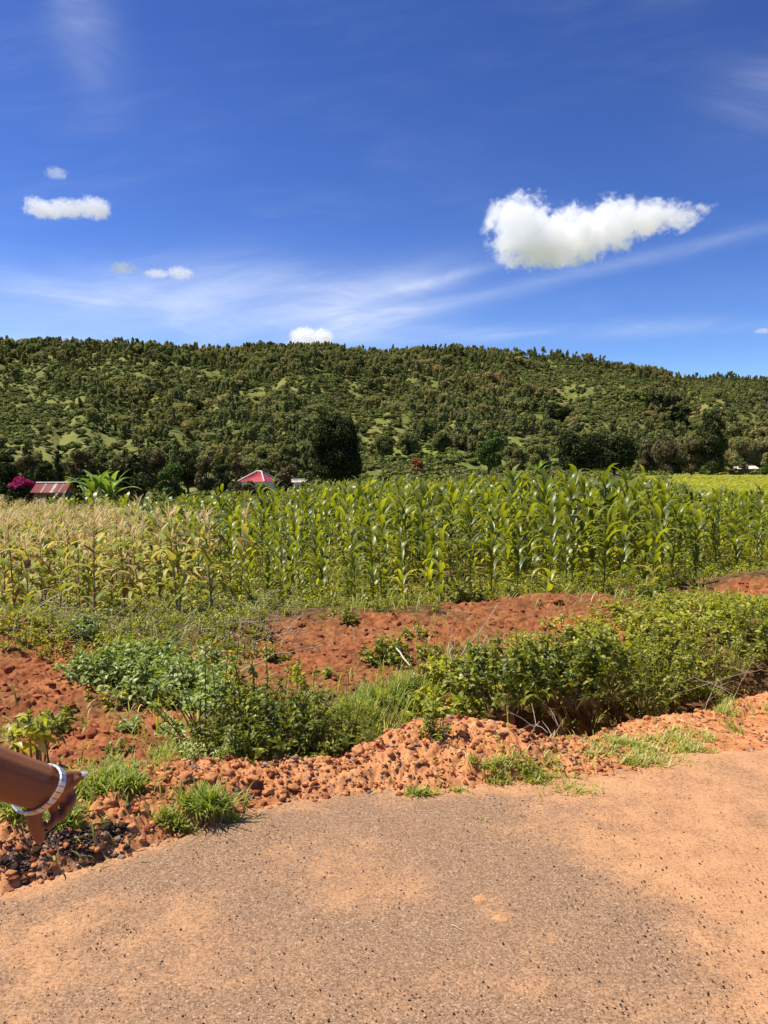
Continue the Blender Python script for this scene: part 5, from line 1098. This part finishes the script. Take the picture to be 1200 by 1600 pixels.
def palm(px, depth, top, seed, label):
    rng = np.random.default_rng(seed); b = at(px, depth); dd = _dir(px, top); h = CAM_H + dd[2] / dd[1] * depth - b[2]; root = empty('wild_banana', b); tag(root, label, 'plant'); t = Acc(); tube(t, [(0, 0, -.2), (0, 0, h * .5)], [.1, .06], 7); t.build('stem', m_mstalk, root); l = Acc()
    for i in range(10): maize_leaf(l, (0, 0, h * .5), i * 2.4, h * .6, .3, R(rng.uniform(45, 85)), R(rng.uniform(60, 120)), 8, 0, rng.uniform(.3, .8), rng)
    l.build('leaves', m_banana, root)
palm(842, 84, 716, 4, 'wild banana plant sticking out above the maize left of the dark spreading trees')

# ================================================================ the person whose arm reaches in from the left
def P3(px, py, dist):
    d = _dir(px, py); return np.array([0, 0, CAM_H]) + d * dist
m_skin, nt, p, out = newmat('brown_skin')
n = noise(nt, geo_pos(nt), 40, 4, .6); nt.links.new(mixc(nt, n, (.20, .074, .031), (.28, .108, .048)), p.inputs['Base Color']); p.inputs['Roughness'].default_value = .55; p.inputs['Specular IOR Level'].default_value = .22
p.inputs['Subsurface Weight'].default_value = .06; p.inputs['Subsurface Radius'].default_value = (.01, .004, .002); bump(nt, p, noise(nt, geo_pos(nt), 420, 4, .7) * .4 + noise(nt, geo_pos(nt), 60, 4, .6), .35, .002)
m_nail = plain('white_nail', (.66, .60, .54), .2, spec=.6); m_shirt = plain('dark_blue_cloth', (.03, .05, .12), .9, nscale=40, col2=(.02, .035, .09)); m_trouser = plain('grey_cloth', (.10, .10, .11), .9, nscale=30, col2=(.07, .07, .08)); m_hair = plain('black_hair', (.012, .010, .009), .7, nscale=60, col2=(.03, .025, .02), bmp=.6)
m_shoe = plain('shoe_leather', (.05, .03, .02), .5); m_steel = plain('bracelet_steel', (.62, .62, .62), .42, metal=.75); m_gold = plain('bracelet_gold', (.72, .50, .36), .42, metal=.7); m_gap = plain('bracelet_gap', (.02, .015, .015), .6)
def chain(a, pts, rad, n=14, sub=6):
    """tapered rounded limb through the joints"""
    pts = np.asarray(pts, float); rad = np.asarray(rad, float); k = len(pts); t = np.linspace(0, k - 1, (k - 1) * sub + 1)
    def cr(V):
        out = []
        for u_ in t:
            i = min(int(u_), k - 2); f = u_ - i; p0, p1, p2, p3 = V[max(i - 1, 0)], V[i], V[i + 1], V[min(i + 2, k - 1)]
            out.append(.5 * ((2 * p1) + (-p0 + p2) * f + (2 * p0 - 5 * p1 + 4 * p2 - p3) * f * f + (-p0 + 3 * p1 - 3 * p2 + p3) * f ** 3))
        return np.array(out)
    Q = cr(pts); r_ = cr(rad[:, None])[:, 0]; d0 = Q[0] - Q[1]; d0 /= np.linalg.norm(d0); d1 = Q[-1] - Q[-2]; d1 /= np.linalg.norm(d1); f = [.45, .8, .97]; g = [math.sqrt(1 - x * x) for x in f]
    Q = np.vstack([[Q[0] + d0 * r_[0] * x for x in f[::-1]], Q, [Q[-1] + d1 * r_[-1] * x for x in f]]); r_ = np.concatenate([[r_[0] * x for x in g[::-1]], r_, [r_[-1] * x for x in g]])
    tube(a, Q, r_, n)
def fused(a, name, mat, parent, voxel, smooth=4):
    o = a.build(name, mat, parent); m = o.modifiers.new('fuse', 'REMESH'); m.mode = 'VOXEL'; m.voxel_size = voxel; m.use_smooth_shade = True
    s = o.modifiers.new('soften', 'SMOOTH'); s.factor = .5; s.iterations = smooth; return o
def person():
    W = P3(62, 1229, .86); E = W + np.array([-.19, -.13, .14]); SH = np.array([-.80, .42, 1.42])
    root = empty('person', (-.98, .38, 0)); tag(root, 'person at the left edge, only a pointing forearm with a metal bracelet in view', 'person'); o_ = np.array(root.location); a = Acc()
    A = lambda P: np.asarray(P) - o_
    # right arm: shoulder, elbow, wrist
    ax = (W - E) / np.linalg.norm(W - E)
    chain(a, [A(SH), A(SH * .5 + E * .5), A(E)], [.052, .045, .040]); chain(a, [A(E), A(E + (W - E) * .35), A(E + (W - E) * .75), A(W)], [.036, .036, .0275, .0250])
    # palm: a flattened block of short chains from the wrist to the knuckles
    K = {'index': P3(95, 1217, .885), 'middle': P3(97, 1230, .895), 'ring': P3(89, 1243, .89), 'little': P3(76, 1250, .88)}
    for k, p1 in K.items(): chain(a, [A(W), A(W * .5 + p1 * .5), A(p1)], [.020, .0125, .0085])
    F = {'index': ([K['index'], P3(108, 1214, .90), P3(119, 1213, .91), P3(126, 1213, .915)], [.0085, .0072, .0064, .0052]),
         'middle': ([K['middle'], P3(107, 1236, .925), P3(112, 1248, .92), P3(107, 1259, .905)], [.0074, .0064, .0060, .0052]),
         'ring': ([K['ring'], P3(98, 1252, .915), P3(100, 1267, .905), P3(93, 1279, .89)], [.0072, .0062, .0058, .0050]),
         'little': ([K['little'], P3(83, 1264, .895), P3(84, 1280, .885), P3(77, 1291, .872)], [.0066, .0056, .0050, .0044]),
         'thumb': ([P3(60, 1250, .868), P3(54, 1273, .865), P3(57, 1294, .87), P3(62, 1311, .875)], [.0125, .0090, .0078, .0058])}
    for k, (pp, rr) in F.items(): chain(a, [A(q) for q in pp], rr, 12)
    chain(a, [A(W), A(F['thumb'][0][0])], [.020, .0125])
    # the thumb-side pad that shows under the pointing finger
    chain(a, [A(P3(98, 1228, .89)), A(P3(110, 1224, .895)), A(P3(119, 1219, .90))], [.0075, .0066, .0052], 12)
    # trunk, neck, head, other arm, legs
    H = np.array([-.98, .38, 0])
    chain(a, [(0, 0, .95), (0, 0, 1.10), (0, .01, 1.28), (0, 0, 1.42)], [.135, .12, .135, .10]); chain(a, [(-.17, 0, 1.41), (0, 0, 1.43), (.17, .03, 1.41)], [.055, .075, .055]); chain(a, [(0, 0, 1.42), (0, .01, 1.52)], [.055, .052])
    chain(a, [(0, .0, 1.60), (0, .005, 1.68)], [.078, .088], 20); chain(a, [(0, .03, 1.545), (0, .055, 1.56)], [.045, .04]); chain(a, [(0, .085, 1.64), (0, .108, 1.605)], [.010, .015], 10)
    for s in (-1, 1):
        chain(a, [(s * .088, .0, 1.64), (s * .090, -.005, 1.60)], [.016, .011], 8); chain(a, [(s * .09, 0, .93), (s * .10, .01, .50), (s * .10, -.01, .09)], [.085, .058, .040]); chain(a, [(s * .10, -.04, .05), (s * .10, .14, .035)], [.045, .035])
    chain(a, [(-.18, 0, 1.41), (-.24, -.01, 1.12), (-.24, .05, .88)], [.052, .040, .027]); chain(a, [(-.24, .055, .86), (-.235, .08, .79)], [.026, .03])
    for q in range(4): chain(a, [(-.235 + .0, .055 + q * .018, .79), (-.235, .06 + q * .018, .75 - (.005 if q in (0, 3) else -.0)), (-.225, .06 + q * .018, .715)], [.0095, .0085, .007], 8)
    chain(a, [(-.232, .05, .83), (-.215, .095, .80), (-.21, .11, .775)], [.013, .011, .008], 8)
    body = fused(a, 'body', m_skin, root, .0018, 3)
    # face
    for s in (-1, 1):
        e = Acc(); V, Fc = ICO2; e.add(V * .0125 + [s * .032, .076, 1.645], Fc); e.build('eye', m_nail, root); 
        e = Acc(); e.add(V * np.array([.006, .004, .006]) + [s * .032, .0875, 1.645], Fc); e.build('iris', m_hole, bpy.context.scene.objects[-1] if False else root)
    e = Acc(); chain(e, [(-.022, .091, 1.572), (0, .098, 1.572), (.022, .091, 1.572)], [.005, .007, .005], 8); e.build('mouth', plain('lips', (.22, .06, .05), .5), root)
    # nails
    def nail(tip, prev, up, L, wd, name='fingernail'):
        tip, prev = A(tip), A(prev); d = (tip - prev) / np.linalg.norm(tip - prev); s = np.cross(d, up); s /= np.linalg.norm(s); u_ = np.cross(s, d); g = Acc(); V = []
        for i, f in enumerate(np.linspace(-.35, .85, 6)):
            ww = wd * (1 - .35 * max(0, f)) * .5
            for j in np.linspace(-1, 1, 5): V.append(tip + d * L * f + s * ww * j + u_ * (wd * .52 - .28 * wd * j * j))
        V = np.array(V); g.add(V, grid_faces(6, 5)); g.add(V - u_ * .0009, grid_faces(6, 5)[:, ::-1]); return g.build(name, m_nail, root)
    ff = F['index'][0]; nail(ff[3], ff[2], np.array([0, -.3, 1.0]), .0085, .0105)
    # bracelet: flat metal links on an oval loop hanging loose on the wrist
    C = P3(60, 1233, .862); X1 = P3(86, 1206, .862) - P3(35, 1259, .862); X1 /= np.linalg.norm(X1); vw = (C - np.array([0, 0, CAM_H])); vw /= np.linalg.norm(vw); lr = np.cross(X1, vw); lr /= np.linalg.norm(lr)
    X2 = -.80 * vw + .60 * (lr if lr[0] > 0 else -lr); nrm = np.cross(X1, X2)
    br = empty('bracelet', C); tag(br, 'loose silver and rose gold link bracelet round the wrist', 'bracelet'); ra, rb = .0330, .0330; NL = 26
    for k in range(NL):
        link = Acc(); t0, t1 = (k + .06) / NL * 2 * np.pi, (k + .94) / NL * 2 * np.pi; V = []
        for t_ in np.linspace(t0, t1, 4):
            c = X1 * math.cos(t_) * ra + X2 * math.sin(t_) * rb; o2 = (X1 * math.cos(t_) / ra + X2 * math.sin(t_) / rb); o2 /= np.linalg.norm(o2)
            for hw, th_ in ((-.0042, -.0012), (-.0045, .0004), (-.0036, .0014), (.0036, .0014), (.0045, .0004), (.0042, -.0012)): V.append(c + nrm * hw + o2 * th_)
        link.add(np.array(V), grid_faces(4, 6, True)); link.add(np.array(V[:6]), [[0, 1, 2, 3]]); link.add(np.array(V[:6]), [[0, 3, 4, 5]]); link.add(np.array(V[-6:]), [[3, 2, 1, 0]]); link.add(np.array(V[-6:]), [[5, 4, 3, 0]])
        link.build('link', m_steel if k % 13 in (0, 1, 2, 3, 12) else (m_gold if k % 2 else m_steel), br, smooth=False)
    band = Acc(); t = np.linspace(0, 2 * np.pi, 41)[:-1]; Q = X1[None] * np.cos(t)[:, None] * (ra - .0006) + X2[None] * np.sin(t)[:, None] * (rb - .0006)
    V = np.stack([Q + nrm * .0036, Q - nrm * .0036], 1).reshape(-1, 3); i = np.arange(40); band.add(V, np.stack([i * 2, i * 2 + 1, ((i + 1) % 40) * 2 + 1, ((i + 1) % 40) * 2], -1)); band.build('band', m_gap, br)
    # clothes
    c = Acc(); chain(c, [(0, 0, .90), (0, 0, 1.10), (0, .01, 1.28), (0, 0, 1.43)], [.152, .137, .152, .112]); chain(c, [(-.17, 0, 1.41), (0, 0, 1.44), (.17, .03, 1.41)], [.068, .088, .068])
    mid = SH * .45 + E * .55; chain(c, [A(SH), A(SH * .7 + mid * .3), A(mid)], [.068, .062, .056]); chain(c, [(-.18, 0, 1.41), (-.22, -.01, 1.22)], [.068, .056]); fused(c, 'shirt', m_shirt, root, .006, 3)
    c = Acc(); chain(c, [(0, 0, .99), (0, 0, .90)], [.150, .142])
    for s in (-1, 1): chain(c, [(s * .08, 0, .90), (s * .10, .01, .50), (s * .10, -.01, .10)], [.10, .078, .066])
    fused(c, 'trousers', m_trouser, root, .007, 3)
    for s in (-1, 1): c = Acc(); chain(c, [(s * .10, -.04, .055), (s * .10, .08, .05), (s * .10, .17, .04)], [.055, .052, .042]); fused(c, 'shoe', m_shoe, root, .006, 2)
    c = Acc(); chain(c, [(0, -.03, 1.62), (0, -.015, 1.69)], [.088, .093], 20); chain(c, [(0, .02, 1.725), (0, -.01, 1.73)], [.068, .07]); fused(c, 'hair', m_hair, root, .006, 2)
person()
